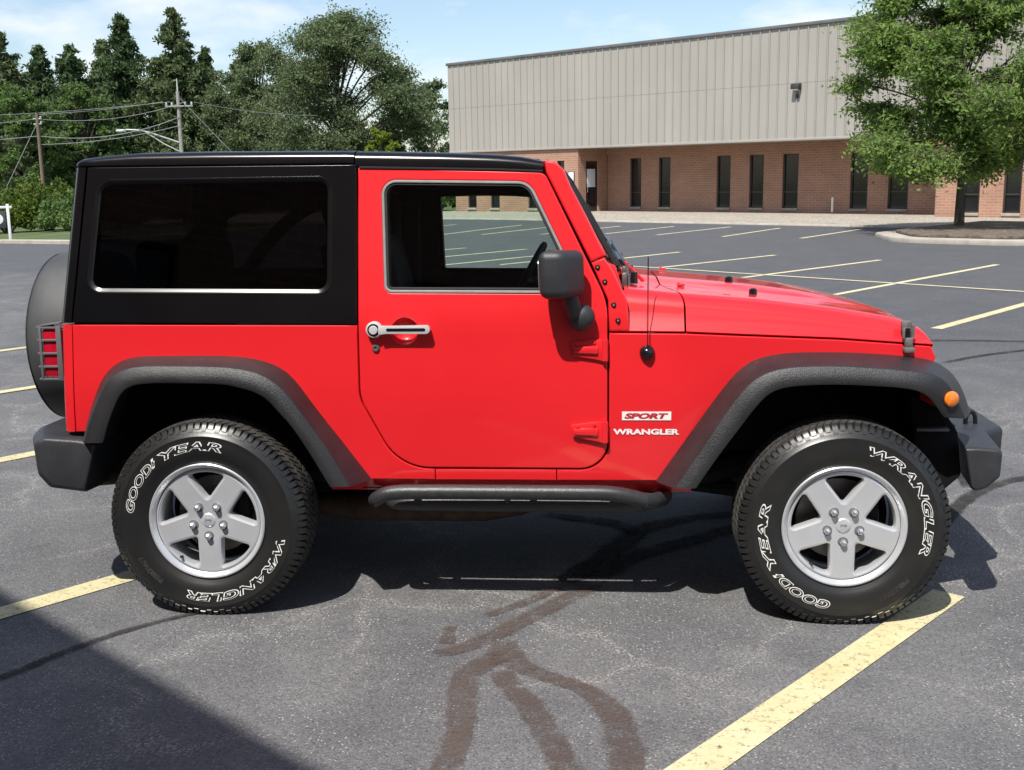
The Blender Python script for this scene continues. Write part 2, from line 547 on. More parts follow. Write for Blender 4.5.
def tube(mb, pts, r, n=10, mi=0, cap=True):
    pts = [Vector(p) for p in pts]
    rs = r if isinstance(r, (list, tuple)) else [r]*len(pts)
    up = None
    V, F = [], []
    for i, p in enumerate(pts):
        t = (pts[min(i+1, len(pts)-1)]-pts[max(i-1, 0)]).normalized()
        if up is None:
            up = Vector((0, 0, 1)) if abs(t.z) < 0.9 else Vector((1, 0, 0))
        a = (up-t*up.dot(t)).normalized()
        b = t.cross(a)
        up = a
        for k in range(n):
            th = 2*PI*k/n
            V.append(p+(a*math.cos(th)+b*math.sin(th))*rs[i])
    for i in range(len(pts)-1):
        for k in range(n):
            k2 = (k+1) % n
            F.append((i*n+k, i*n+k2, (i+1)*n+k2, (i+1)*n+k))
    if cap:
        F.append(tuple(range(n))[::-1])
        F.append(tuple((len(pts)-1)*n+k for k in range(n)))
    mb.add(V, F, mi)

def lathe(mb, prof, n=48, fn=None, mi=0, closed=False):
    """profile (r, h); fn(r cos, r sin, h) -> xyz; default axis = -Y, h outward"""
    fn = fn or (lambda a, b, h: (a, -h, b))
    V, F = [], []
    for r, h in prof:
        for k in range(n):
            th = 2*PI*k/n
            V.append(fn(r*math.cos(th), r*math.sin(th), h))
    m = len(prof)
    for i in range(m if closed else m-1):
        j = (i+1) % m
        for k in range(n):
            k2 = (k+1) % n
            F.append((i*n+k, i*n+k2, j*n+k2, j*n+k))
    mb.add(V, F, mi)

def disc(mb, r, h, n=32, fn=None, mi=0):
    fn = fn or (lambda a, b, h: (a, -h, b))
    mb.add([fn(r*math.cos(2*PI*k/n), r*math.sin(2*PI*k/n), h) for k in range(n)], [tuple(range(n))], mi)

def loft(mb, secs, mi=0, closed=False, caps=False):
    n = len(secs[0])
    V = [p for s in secs for p in s]
    F = []
    for i in range(len(secs)-1):
        for k in range(n if closed else n-1):
            k2 = (k+1) % n
            F.append((i*n+k, i*n+k2, (i+1)*n+k2, (i+1)*n+k))
    if caps:
        F.append(tuple(range(n))[::-1])
        F.append(tuple((len(secs)-1)*n+k for k in range(n)))
    mb.add(V, F, mi)

def interp(x, tab):
    if x <= tab[0][0]:
        return tab[0][1]
    for (a, ya), (b, yb) in zip(tab, tab[1:]):
        if x <= b:
            return ya+(yb-ya)*(x-a)/(b-a)
    return tab[-1][1]

def fillet(pts, seg=7):
    out = []
    n = len(pts)
    for i, p in enumerate(pts):
        r = p[2] if len(p) > 2 else 0
        P = Vector(p[:2])
        if not r:
            out.append((P.x, P.y))
            continue
        A = Vector(pts[i-1][:2])
        B = Vector(pts[(i+1) % n][:2])
        da = (A-P).normalized()
        db = (B-P).normalized()
        ang = da.angle(db)
        d = min(r/math.tan(ang/2), 0.48*(A-P).length, 0.48*(B-P).length)
        rr = d*math.tan(ang/2)
        c = P+(da+db).normalized()*(rr/math.sin(ang/2))
        s = P+da*d-c
        e = P+db*d-c
        tot = s.angle_signed(e)
        for k in range(seg+1):
            a = -tot*k/seg
            ca, sa = math.cos(a), math.sin(a)
            out.append((c.x+s.x*ca-s.y*sa, c.y+s.x*sa+s.y*ca))
    return out

def resample(loop, step=0.06):
    out = []
    n = len(loop)
    for i in range(n):
        a, b = Vector(loop[i]), Vector(loop[(i+1) % n])
        k = max(1, int((b-a).length/step))
        for j in range(k):
            q = a.lerp(b, j/k)
            out.append((q.x, q.y))
    return out

def area(l):
    return 0.5*sum(a[0]*b[1]-b[0]*a[1] for a, b in zip(l, l[1:]+l[:1]))

def dedupe(l):
    o = []
    for p in l:
        if not o or (abs(p[0]-o[-1][0])+abs(p[1]-o[-1][1])) > 1e-5:
            o.append(p)
    if abs(o[0][0]-o[-1][0])+abs(o[0][1]-o[-1][1]) < 1e-5:
        o.pop()
    return o

def inset(loop, d):
    """move a loop to its left (into the material for CCW outers and CW holes)"""
    out = []
    n = len(loop)
    for i in range(n):
        p = Vector(loop[i])
        a = p-Vector(loop[i-1])
        b = Vector(loop[(i+1) % n])-p
        if a.length < 1e-9:
            a = b
        if b.length < 1e-9:
            b = a
        a.normalize()
        b.normalize()
        na, nb = Vector((-a.y, a.x)), Vector((-b.y, b.x))
        m = na+nb
        if m.length < 1e-6:
            m = na
        m.normalize()
        q = p+m*(d/max(0.35, m.dot(na)))
        out.append((q.x, q.y))
    return out

def in_poly(x, y, loops):
    c = False
    for l in loops:
        j = len(l)-1
        for i in range(len(l)):
            xi, yi = l[i]
            xj, yj = l[j]
            if (yi > y) != (yj > y) and x < (xj-xi)*(y-yi)/(yj-yi)+xi:
                c = not c
            j = i
    return c

def fill(loops, grid=0.07, xs=()):
    pts, edges = [], []
    for l in loops:
        o = len(pts)
        pts += [Vector(p) for p in l]
        edges += [(o+i, o+(i+1) % len(l)) for i in range(len(l))]
    nb = len(pts)
    X = [p.x for p in pts]
    Y = [p.y for p in pts]
    B = np.array([[p.x, p.y] for p in pts])
    if grid:
        gx = list(np.arange(min(X)+grid/2, max(X), grid))+list(xs)
        for x in gx:
            for y in np.arange(min(Y)+grid/2, max(Y), grid):
                if in_poly(x, y, loops) and ((B-(x, y))**2).sum(1).min() > (grid*0.3 if x not in xs else 0.004)**2:
                    pts.append(Vector((x, y)))
    r = geometry.delaunay_2d_cdt(pts, edges, [], 0, 1e-6)
    V = [(p.x, p.y) for p in r[0]]
    F = []
    for f in r[2]:
        cx = sum(V[i][0] for i in f)/len(f)
        cy = sum(V[i][1] for i in f)/len(f)
        if in_poly(cx, cy, loops):
            a = area([V[i] for i in f])
            F.append(tuple(f) if a > 0 else tuple(f)[::-1])
    return V, F

def panel(mb, outer, holes=(), Y=None, side=-1, off=0.0, t=0.02, bev=0.004, mi=0, grid=0.07, xs=(), back=False, step=0.06):
    """sheet in the x-z plane following depth function Y(x, z); side -1 = towards -Y"""
    loops = []
    o = dedupe(resample(outer, step))
    if area(o) < 0:
        o = o[::-1]
    loops.append(o)
    for h in holes:
        h = dedupe(resample(h, step))
        if area(h) > 0:
            h = h[::-1]
        loops.append(h)
    def P(x, z, dep):
        return (x, side*(Y(x, z)+off-dep), z)
    fl = (lambda f: f) if side < 0 else (lambda f: tuple(f)[::-1])
    inner = [inset(l, bev) for l in loops]
    V, F = fill(inner, grid, xs)
    mb.add([P(x, z, 0) for x, z in V], [fl(f) for f in F], mi)
    for l in loops:
        rings = []
        for k, (di, dd) in enumerate(((bev, 0), (bev*0.30, bev*0.30), (0, bev), (0, t))):
            q = inset(l, di) if di else l
            rings.append([P(x, z, dd) for x, z in q])
        n = len(l)
        VV = [p for r in rings for p in r]
        FF = []
        for a in range(3):
            for k in range(n):
                k2 = (k+1) % n
                FF.append(fl(((a+1)*n+k, (a+1)*n+k2, a*n+k2, a*n+k)))
        mb.add(VV, FF, mi)
    if back:
        V, F = fill(loops, grid, xs)
        mb.add([P(x, z, t) for x, z in V], [fl(f[::-1]) for f in F], mi)

def ringstrip(mb, loop, d, Y, side, off, t, mi=0, bev=0.002):
    """a band of width d along a closed loop, inside it"""
    l = dedupe(resample(loop, 0.05))
    if area(l) < 0:
        l = l[::-1]
    rings = [(l, t), (l, bev), (inset(l, bev), 0), (inset(l, d-bev), 0), (inset(l, d), bev), (inset(l, d), t)]
    n = len(l)
    VV = [(x, side*(Y(x, z)+off-dd), z) for q, dd in rings for x, z in q]
    FF = []
    for a in range(5):
        for k in range(n):
            k2 = (k+1) % n
            f = (a*n+k, a*n+k2, (a+1)*n+k2, (a+1)*n+k)
            FF.append(f if side < 0 else f[::-1])
    mb.add(VV, FF, mi)

def text_mesh(body, offset=0.0, shear=0.0, extrude=0.0):
    cu = bpy.data.curves.new('t', 'FONT')
    cu.body = body
    cu.size = 1.0
    cu.offset = offset
    cu.shear = shear
    cu.extrude = extrude
    cu.resolution_u = 4
    o = bpy.data.objects.new('t', cu)
    COL.objects.link(o)
    dg = bpy.context.evaluated_depsgraph_get()
    me = bpy.data.meshes.new_from_object(o.evaluated_get(dg))
    V = [tuple(v.co) for v in me.vertices]
    F = [tuple(p.vertices) for p in me.polygons]
    bpy.data.objects.remove(o)
    bpy.data.curves.remove(cu)
    bpy.data.meshes.remove(me)
    return V, F

def fit_text(body, width, height, offset=0.0, shear=0.0, ref=None):
    """text scaled to width x height, lower left at 0,0 (ref: bounds taken from plain text)"""
    V, F = text_mesh(body, offset, shear)
    R, _ = ref if ref else (V, F)
    x0, x1 = min(v[0] for v in R), max(v[0] for v in R)
    y0, y1 = min(v[1] for v in R), max(v[1] for v in R)
    return [((v[0]-x0)/(x1-x0)*width, (v[1]-y0)/(y1-y0)*height) for v in V], F

def smooth_line(pts, it=2):
    pts = [tuple(p) for p in pts]
    for _ in range(it):
        q = [pts[0]]
        for a, b in zip(pts, pts[1:]):
            q.append(tuple(x*0.75+y*0.25 for x, y in zip(a, b)))
            q.append(tuple(x*0.25+y*0.75 for x, y in zip(a, b)))
        q.append(pts[-1])
        pts = q
    return pts

def even(pts, n):
    P = np.array(pts, float)
    d = np.r_[0, np.cumsum(np.sqrt((np.diff(P, axis=0)**2).sum(1)))]
    s = np.linspace(0, d[-1], n)
    return np.stack([np.interp(s, d, P[:, k]) for k in range(P.shape[1])], 1)

# ---------------------------------------------------------------- ground, lot, markings
LOT = math.atan2(-0.62357777, 0.78176132)          # direction of the facade line
EV = Vector((math.cos(LOT), math.sin(LOT), 0))
NV = Vector((-math.sin(LOT), math.cos(LOT), 0))
def sd(s, d, z=0.0):
    p = EV*s+NV*d
    return (p.x, p.y, z)
def zg(x):
    t = -x-6.0
    if t <= -3:
        return 0.0
    if t < 3:
        return -0.03*(t+3)**2/12
    return max(-0.03*t, -6.0)

def sheet(name, xs, ys, dz, mat, conv=None):
    mb = MB()
    V = []
    for y in ys:
        for x in xs:
            p = conv(x, y) if conv else (x, y)
            V.append((p[0], p[1], zg(p[0])+dz))
    n = len(xs)
    F = [(j*n+i, j*n+i+1, (j+1)*n+i+1, (j+1)*n+i) for j in range(len(ys)-1) for i in range(n-1)]
    mb.add(V, F)
    return tag(mb.build(name, mat), kind='structure')

def span(a, b, st):
    n = max(1, int(math.ceil((b-a)/st)))
    return [a+(b-a)*i/n for i in range(n+1)]
sheet('ground', span(-700, -100, 60)+span(-98, 60, 3)+span(90, 700, 60), span(-300, -60, 40)+span(-57, 130, 4)+span(170, 1500, 120), -0.05, 'grass')
lot = sheet('parking_lot', span(-33.0, 70, 2.0), span(-45, 28.7, 2.0), 0.0, 'asphalt', sd)
sheet('parking_lot_arm', span(-130, -33.0, 2.0), span(-45, 13.9, 2.0), 0.0, 'asphalt', sd)

def strip_pts(mb, pts, ws, z, mi=0, soft=0.3):
    P = even(smooth_line([(*p, w) for p, w in zip(pts, ws)], 3), max(8, 6*len(pts))) if len(pts) > 2 else even([(*p, w) for p, w in zip(pts, ws)], 30)
    V = []
    for i, p in enumerate(P):
        t = Vector(P[min(i+1, len(P)-1)][:2])-Vector(P[max(i-1, 0)][:2])
        t.normalize()
        n = Vector((-t.y, t.x))*p[2]/2
        end = min(1.0, min(i, len(P)-1-i)/2.0) if soft else 1.0
        for sgn, cv in ((1+soft, 0), (1-soft, 1), (0, 1), (soft-1, 1), (-1-soft, 0)):
            V.append((p[0]+n.x*sgn, p[1]+n.y*sgn, zg(p[0])+z))
            mb.cover.append(cv*end if soft > 0.1 else 1.0)
    F = []
    for i in range(len(P)-1):
        F += [(i*5+k, i*5+k+1, i*5+k+6, i*5+k+5) for k in range(4)]
    mb.add(V, F, mi)

def line(a, b, w=0.11, mat='line', z=0.004):
    mb = MB()
    strip_pts(mb, [a, b], [w, w], z, 0, 0.02)
    return tag(mb.build('parking_line', mat), kind='structure')

NX, NY = NV.x, NV.y
line((-2.9, -1.98), (-1.22, 0.13), 0.125)
line((-0.45, -3.26), (1.70, -0.575), 0.125)
line((-4.6, -0.10), (-2.9, 2.10), 0.12)
line((-5.6, 2.45), (-3.9, 4.60), 0.12)
line((-7.2, 4.4), (-5.1, 7.0), 0.12)
line((3.90, 7.22), (9.4, 14.3), 0.125, 'line')
for a, b in (((3.53, 10.70), (7.37, 15.56)), ((2.63, 13.42), (5.65, 16.88)), ((1.34, 15.49), (3.92, 18.48)), ((0.78, 17.98), (2.05, 19.68)),
             ((6.3, 7.7), (10.6, 13.1)), ((-1.6, 16.6), (0.6, 19.5)), ((-2.72, 16.66), (-1.0, 19.0)), ((-3.2, 18.7), (-1.4, 21.2)), ((-4.8, 19.4), (-2.9, 21.9))):
    line(a, b, 0.11, 'linefar')
line((0.75, 16.05), (13.5, 3.9), 0.10, 'linefar', 0.008)
for a, b in (((3.60, 25.58), (5.83, 30.0)), ((1.91, 26.83), (4.47, 31.2)), ((5.46, 24.38), (8.0, 28.8)), ((0.48, 27.78), (2.73, 31.97)),
             ((-1.4, 27.9), (1.0, 32.6)), ((-3.17, 28.14), (-0.9, 33.6)), ((-4.44, 28.42), (-2.4, 34.4)), ((-7.2, 30.4), (-4.9, 35.8)), ((9.6, 16.4), (12.9, 21.0))):
    line(a, b, 0.11, 'linefar')
# brown stain and crack filler
mb = MB()
for i, (P, w) in enumerate((
    ([(-0.17, -2.25), (-0.14, -2.01), (-0.12, -1.84), (-0.14, -1.62), (-0.16, -1.43), (-0.13, -1.35), (-0.07, -1.27), (-0.02, -1.22)], [.10, .10, .105, .105, .115, .12, .12, .10]),
    ([(0.28, -2.25), (0.21, -2.0), (0.15, -1.81), (0.07, -1.59), (-0.01, -1.45), (-0.05, -1.33)], [.10, .10, .10, .10, .10, .08]),
    ([(0.38, -2.25), (0.38, -1.99), (0.38, -1.81), (0.34, -1.62), (0.26, -1.49), (0.15, -1.42), (0.03, -1.33), (-0.04, -1.24), (-0.04, -1.08)], [.12, .12, .12, .11, .09, .085, .10, .15, .09]),
    ([(-0.31, -1.25), (-0.22, -1.21), (-0.11, -1.1), (0.0, -0.94), (0.09, -0.81), (0.22, -0.62), (0.30, -0.50)], [.05, .09, .10, .10, .10, .10, .10]),
    ([(-0.26, -0.98), (-0.25, -1.16)], [.05, .07]),
    ([(-0.15, -0.9), (-0.01, -0.76), (0.09, -0.63), (0.16, -0.52)], [.05, .06, .06, .07]))):
    strip_pts(mb, P, w, 0.0042+0.0006*i)
tag(mb.build('pavement_stain', 'stain'), kind='structure')
mb = MB()
for i, (P, w) in enumerate((
    ([(0.13, -0.54), (0.15, -0.51), (0.31, -0.23), (0.44, 0.07), (0.51, 0.24), (0.76, 0.42), (1.1, 0.5)], [.10, .12, .13, .13, .12, .10, .08]),
    ([(0.27, -0.5), (0.49, -0.12), (0.73, 0.04), (0.94, 0.25), (1.3, 0.5)], [.10, .12, .12, .10, .08]),
    ([(0.0, 0.46), (0.08, 0.42), (0.39, 0.32), (0.5, 0.11)], [.06, .07, .09, .10]),
    ([(-1.85, -1.62), (-1.75, -1.51), (-1.64, -1.30), (-1.53, -1.12), (-1.33, -0.93), (-1.2, -0.86)], [.05, .05, .045, .04, .025, .015]),
    ([(1.9, 0.25), (2.25, 0.9), (2.7, 1.25), (3.4, 1.5)], [.07, .09, .06, .05]),
    ([(2.25, 0.9), (2.35, 1.6), (2.9, 2.3)], [.05, .05, .04]),
    ([(3.2, 4.9), (4.0, 5.6), (5.2, 6.1), (6.6, 7.6)], [.06, .07, .06, .05]),
    ([(2.9, 6.2), (3.8, 6.4), (5.1, 6.1)], [.05, .06, .05]),
    ([(-8.5, 12.0), (-6.2, 12.9), (-4.4, 12.2), (-2.0, 13.4)], [.08, .09, .08, .07]))):
    strip_pts(mb, P, w, 0.0044+0.0006*i)
tag(mb.build('crack_filler', 'seal'), kind='structure')

# kerbs, gravel verge, planting island
def kerb(name, a, b, w, h, mat='concrete'):
    """raised strip between two (s, d) points"""
    mb = MB()
    A, B = Vector(a), Vector(b)
    t = (B-A).normalized()
    n = Vector((-t.y, t.x))*w/2
    secs = []
    k = max(1, int((B-A).length/2))
    for i in range(k+1):
        p = A.lerp(B, i/k)
        sec = []
        for o, z in ((1, -0.06), (1, h-0.03), (0.75, h), (-0.75, h), (-1, h-0.03), (-1, -0.06)):
            q = sd(p.x+n.x*o, p.y+n.y*o)
            sec.append((q[0], q[1], zg(q[0])+z))
        secs.append(sec)
    loft(mb, secs, caps=True)
    return tag(mb.build(name, mat), kind='structure')
kerb('kerb', (-60, 28.78), (-9.5, 28.78), 0.18, 0.06)
kerb('kerb', (-4.6, 28.78), (40, 28.78), 0.18, 0.06)
kerb('kerb', (-130, 14.0), (-33.0, 14.0), 0.2, 0.14)
kerb('kerb', (-32.95, 13.95), (-32.95, 28.7), 0.2, 0.14)
mb = MB()
V = [sd(s, d) for d in (28.87, 33.0, 38.15) for s in span(-60, 40, 2)]
n = len(span(-60, 40, 2))
mb.add([(x, y, zg(x)+0.035) for x, y, z in V], [(j*n+i, j*n+i+1, (j+1)*n+i+1, (j+1)*n+i) for j in range(2) for i in range(n-1)])
tag(mb.build('gravel_verge', 'gravel'), kind='structure')
isl = fillet([(-9.7, 30.6), (-9.7, 24.0, 1.2), (-8.2, 21.9, 1.4), (-5.0, 21.9, 1.0), (-4.6, 30.6)], 8)
def islpoly(loop, z0, z1, bev, name, mat):
    m = MB()
    prism(m, loop, z0, z1, lambda a, b, d: sd(a, b, d), bev)
    return tag(m.build(name, mat), kind='structure')
isl = isl if area(isl) > 0 else isl[::-1]
islpoly(isl, -0.05, 0.11, 0.03, 'island_kerb', 'concrete')
islpoly(inset(isl, 0.5), 0.10, 0.185, 0.05, 'mulch_bed', 'mulch')

# ---------------------------------------------------------------- brick office building
R0 = (-20.0, 36.0)
bo = empty('brick_building', sd(*R0, 0), LOT, 'long brick building with tall grey metal upper storey and dark slit windows', 'building')
FB = 0.115
def loc(s, d, z):
    return (s-R0[0], d-R0[1], z)
sl_, sr_ = -37.9, 16.0
# ribbed siding
mb = MB()
secs_x = []
s = sl_
while s < sr_:
    for ds, dd in ((0, 0), (0.325, 0), (0.335, 0.05), (0.352, 0.05), (0.362, -0.045), (0.398, -0.045)):
        secs_x.append((s+ds, dd))
    s += 0.41
for z0, z1 in ((2.95, 5.02), (5.028, 7.12)):
    V = [loc(a, 36.0+b, z) for z in (z0, z1) for a, b in secs_x]
    n = len(secs_x)
    mb.add(V, [(i, i+1, n+i+1, n+i) for i in range(n-1)])
mb.add([loc(sl_, 36.0, 2.95), loc(sl_, 60, 2.95), loc(sl_, 60, 7.12), loc(sl_, 36.0, 7.12)], [(3, 2, 1, 0)])
mb.add([loc(sr_, 36.0, 2.95), loc(sr_, 60, 2.95), loc(sr_, 60, 7.12), loc(sr_, 36.0, 7.12)], [(0, 1, 2, 3)])
mb.build('metal_siding', 'siding', bo)
mb = MB()
rbox(mb, loc((sl_+sr_)/2, 35.99, 7.17), (sr_-sl_+0.12, 0.14, 0.12), 0.01)
rbox(mb, loc(sl_, 48, 7.17), (0.14, 23.8, 0.12), 0.01)
mb.build('coping', 'coping', bo)
mb = MB()
rbox(mb, loc((sl_+sr_)/2, 48.1, 7.0), (sr_-sl_-0.1, 23.9, 0.1))
mb.build('roof', 'coping', bo)
mb = MB()
rbox(mb, loc((sl_+sr_)/2, 37.2, 2.915), (sr_-sl_-0.02, 2.30, 0.06))
mb.build('soffit', 'soffit', bo)
mb = MB()
rbox(mb, loc((sl_+sr_)/2, 35.975, 2.925), (sr_-sl_, 0.05, 0.10), 0.01)
mb.build('drip_trim', 'siding', bo)
def bwall(s0, s1, d, wins, zt=2.885):
    m = MB()
    holes = [[(a-R0[0], z0), (b-R0[0], z0), (b-R0[0], z1), (a-R0[0], z1)] for a, b, z0, z1 in wins]
    panel(m, [(s0-R0[0], -0.1), (s1-R0[0], -0.1), (s1-R0[0], zt), (s0-R0[0], zt)], holes, lambda x, z: -(d-R0[1]), -1, 0, 0.22, 0.003, grid=0, step=3)
    m.build('brick_wall', 'brick', bo)
    for a, b, z0, z1 in wins:
        g = MB()
        rbox(g, loc((a+b)/2, d+0.14, (z0+z1)/2), (b-a, 0.02, z1-z0))
        wo = g.build('window', 'bwindow', bo)
        f = MB()
        for x in (a+0.03, b-0.03):
            rbox(f, loc(x, d+0.10, (z0+z1)/2), (0.06, 0.07, z1-z0), 0.004)
        for z in (z0+0.03, z1-0.03, z0+(z1-z0)*0.30):
            rbox(f, loc((a+b)/2, d+0.105, z), (b-a-0.125, 0.055, 0.05), 0.004)
        f.build('frame', 'bframe', wo)
        q = MB()
        rbox(q, loc((a+b)/2, d-0.0, z0-0.045), (b-a+0.02, 0.12, 0.10), 0.008)
        q.build('sill', 'concrete', wo)
rec = [(-28.28, -27.64), (-26.67, -26.03), (-23.61, -22.92), (-22.0, -21.31), (-20.43, -19.71), (-17.43, -16.69), (-15.86, -15.05)]
bwall(-29.58, -13.12, 38.2, [(a, b, 0.22, 2.42) for a, b in rec])
bwall(-37.6, -29.6, 36.06, [(a, b, 0.18, 2.36) for a, b in ((-36.73, -36.13), (-35.16, -34.55), (-32.68, -32.07), (-30.86, -30.42))])
bwall(-13.1, 16.0, 36.06, [(a, a+0.6, 0.18, 2.3) for a in (-12.15, -10.76, -8.9, -7.3, -4.6, -3.0, 0.2, 1.8, 5.0, 6.6)])
# return walls (the left one carries the entrance)
def rwall(s, d0, d1, sgn, hole=None):
    m = MB()
    hs = [[(hole[0]-R0[1], 0.0), (hole[1]-R0[1], 0.0), (hole[1]-R0[1], hole[2]), (hole[0]-R0[1], hole[2])]] if hole else []
    o = MB()
    panel(o, [(d0-R0[1], -0.1), (d1-R0[1], -0.1), (d1-R0[1], 2.885), (d0-R0[1], 2.885)], hs, lambda x, z: 0.0, -1, 0, 0.2, 0.003, grid=0, step=3)
    m.add([((s-R0[0])+(-y)*sgn, x, z) for x, y, z in o.v], [f if sgn > 0 else f[::-1] for f in o.f])
    m.build('brick_wall', 'brick', bo)
rwall(-29.6, 36.28, 38.2, 1, (36.62, 37.52, 2.32))
rwall(-13.1, 36.28, 38.2, -1)
rwall(-37.6, 36.28, 58, -1)
m = MB()
rbox(m, loc(-29.68, 37.07, 1.17), (0.05, 0.88, 2.28), 0.01)
dr = m.build('entrance_door', 'bframe', bo)
m = MB()
rbox(m, loc(-29.648, 37.07, 1.22), (0.02, 0.68, 1.9), 0.004)
m.build('door_glass', 'bwindow', dr)
m = MB()
rbox(m, loc(-29.632, 37.03, 1.56), (0.008, 0.60, 0.82), 0.002)
m.build('door_notice', 'paper', dr)
m = MB()
tube(m, [loc(-29.64, 36.72, 0.9), loc(-29.58, 36.72, 0.93), loc(-29.58, 36.72, 1.25), loc(-29.64, 36.72, 1.28)], 0.015, 8)
m.build('handle', 'chrome', dr)
m = MB()
rbox(m, loc(-29.98, 36.035, 1.63), (0.36, 0.03, 0.46), 0.006)
m.build('notice_plate', 'signdark', bo)
m = MB()
rbox(m, loc(-29.98, 36.018, 1.63), (0.30, 0.012, 0.40), 0.003)
m.build('notice_face', 'paper', bo)
# wall light
m = MB()
prism(m, [(0, 0.15), (0.24, 0.11), (0.27, -0.08), (0.05, -0.13), (0, -0.13)], -0.17, 0.17, lambda a, b, d: loc(-18.63+d, 35.97-a, 4.88+b), 0.02)
rbox(m, loc(-18.63, 35.95, 4.55), (0.10, 0.07, 0.16), 0.01)
wl = m.build('wall_lamp', 'bframe', bo)
m = MB()
prism(m, [(0.06, -0.135), (0.25, -0.094), (0.25, -0.104), (0.06, -0.148)], -0.14, 0.14, lambda a, b, d: loc(-18.63+d, 35.97-a, 4.88+b))
m.build('lamp_lens', 'headlens', wl)
m = MB()
lathe(m, [(0.0, 0.56), (0.035, 0.56), (0.045, 0.55), (0.045, -0.02)], 16, lambda a, b, h: (a, b, h))
tag(m.build('pipe_stub', 'signwhite', loc=sd(-17.95, 37.8, 0.115)), 'thin white pipe stub rising from the gravel in front of the recessed brick wall', 'pipe')

# the building at the photographer's back, whose shadow crosses the lower left of the lot
bb = empty('brick_workshop', sd(0, -6.17, 0), LOT, 'flat roofed brick workshop behind the photographer, shading the lower left asphalt', 'building')
HB = 7.0
m = MB()
wb = [(a, a+1.4, 1.0, 2.6) for a in (-11, -7.5, -4, -0.5, 3, 6.5, 10, 13.5)]
def bsheet(mm, holes):
    o = MB()
    panel(o, [(-14.0, -0.1), (18.0, -0.1), (18.0, HB-0.25), (-14.0, HB-0.25)], [[(a, c), (b, c), (b, d), (a, d)] for a, b, c, d in holes], lambda x, z: 0.0, 1, 0, 0.25, 0.003, grid=0, step=4)
    mm.add(o.v, o.f)
bsheet(m, wb)
rbox(m, (-13.88, -6.25, HB/2-0.2), (0.24, 12.0, HB-0.3))
rbox(m, (17.88, -6.25, HB/2-0.2), (0.24, 12.0, HB-0.3))
m.build('brick_wall', 'brick', bb)
m = MB()
rbox(m, (2, -6.2, HB-0.2), (32.0, 12.4, 0.3))
rbox(m, (2, -0.12, HB-0.05), (32.2, 0.3, 0.10), 0.01)
m.build('roof', 'coping', bb)
for a, b, c, d in wb:
    g = MB()
    rbox(g, ((a+b)/2, -0.16, (c+d)/2), (b-a, 0.02, d-c))
    g.build('window', 'bwindow', bb)

# ---------------------------------------------------------------- trees
def quads(P, size, rs, flat=0.0, jit=0.5, asp=1.0):
    """numpy leaf quads round points P"""
    n = len(P)
    nrm = rs.normal(size=(n, 3))
    nrm[:, 2] = nrm[:, 2]*(1-flat)+flat*2.2*np.sign(rs.random(n)-0.15)
    nrm /= np.linalg.norm(nrm, axis=1)[:, None]
    t = rs.normal(size=(n, 3))
    t -= nrm*(t*nrm).sum(1)[:, None]
    t /= np.linalg.norm(t, axis=1)[:, None]
    b = np.cross(nrm, t)
    s = size*(1-jit+2*jit*rs.random(n))[:, None]*0.5
    t *= s*asp
    b *= s
    bend = nrm*s*0.25
    V = np.stack([P-t, P-b*0.8+bend, P+t, P+b*0.8+bend], 1).reshape(-1, 3)
    F = np.arange(4*n).reshape(n, 4)
    return V, F

def leaf_obj(name, V, F, mat, parent):
    me = bpy.data.meshes.new(name)
    me.from_pydata(V.tolist(), [], F.tolist())
    me.materials.append(MAT[mat])
    me.update()
    o = bpy.data.objects.new(name, me)
    COL.objects.link(o)
    o.parent = parent
    return o

def conifer(x, y, top, mat, label, seed, wid=0.16, gap=0.0, cat='tree', group='tall conifers behind the lot', base=0.06):
    z0 = zg(x)-0.1
    H = top-z0
    rs = np.random.default_rng(seed)
    root = empty('conifer_tree', (x, y, z0), rs.random()*6, label, cat, group)
    tb = MB()
    bend = rs.normal(size=2)*0.3
    trunk = [(bend[0]*math.sin(k/9*2), bend[1]*math.sin(k/9*2.6), H*0.97*k/9) for k in range(10)]
    tube(tb, trunk, [0.26*(1-0.93*k/9) for k in range(10)], 8)
    P = []
    z = H*base
    while z < H*0.985:
        f = z/H
        R = min((H-z)*0.40, H*wid*1.15*(1+0.25*math.sin(z*1.1+seed)))*(0.6+0.6*rs.random())+0.12
        if f < 0.25:
            R *= 0.75+f
        nb = 5 if f > 0.8 else 7
        a0 = rs.random()*6.28
        for k in range(nb):
            if rs.random() < gap+0.05:
                continue
            a = a0+k*2*PI/nb+rs.normal()*0.25
            L = R*(0.45+0.8*rs.random())
            up = 0.55*(f-0.45)+rs.normal()*0.16
            c = np.array([trunk[min(9, int(f*9))][0], trunk[min(9, int(f*9))][1], z])
            d = np.array([math.cos(a), math.sin(a), up])
            tip = c+d*L
            tube(tb, [c, c+d*L*0.5+np.array([0, 0, 0.04*L]), tip-np.array([0, 0, 0.08*L])], [0.05*(1.1-f), 0.035*(1.1-f), 0.01], 4, cap=False)
            m = int(14+62*L)
            u = rs.random(m)**0.75
            q = c+d*L*u[:, None]
            q[:, 2] += 0.05*L*np.sin(u*3)-0.08*L*u**2
            spread = (0.12+0.22*L*u*(1.25-u))[:, None]
            q += rs.normal(size=(m, 3))*spread*np.array([0.8, 0.8, 0.62])
            P.append(q)
        z += H*0.0165*(0.5+rs.random())
    P = np.concatenate(P)
    tb.build('trunk', 'bark', root)
    V, F = quads(P, 0.175, rs, 0.15, 0.45, 2.2)
    leaf_obj('crown', V, F, mat, root)
    return root

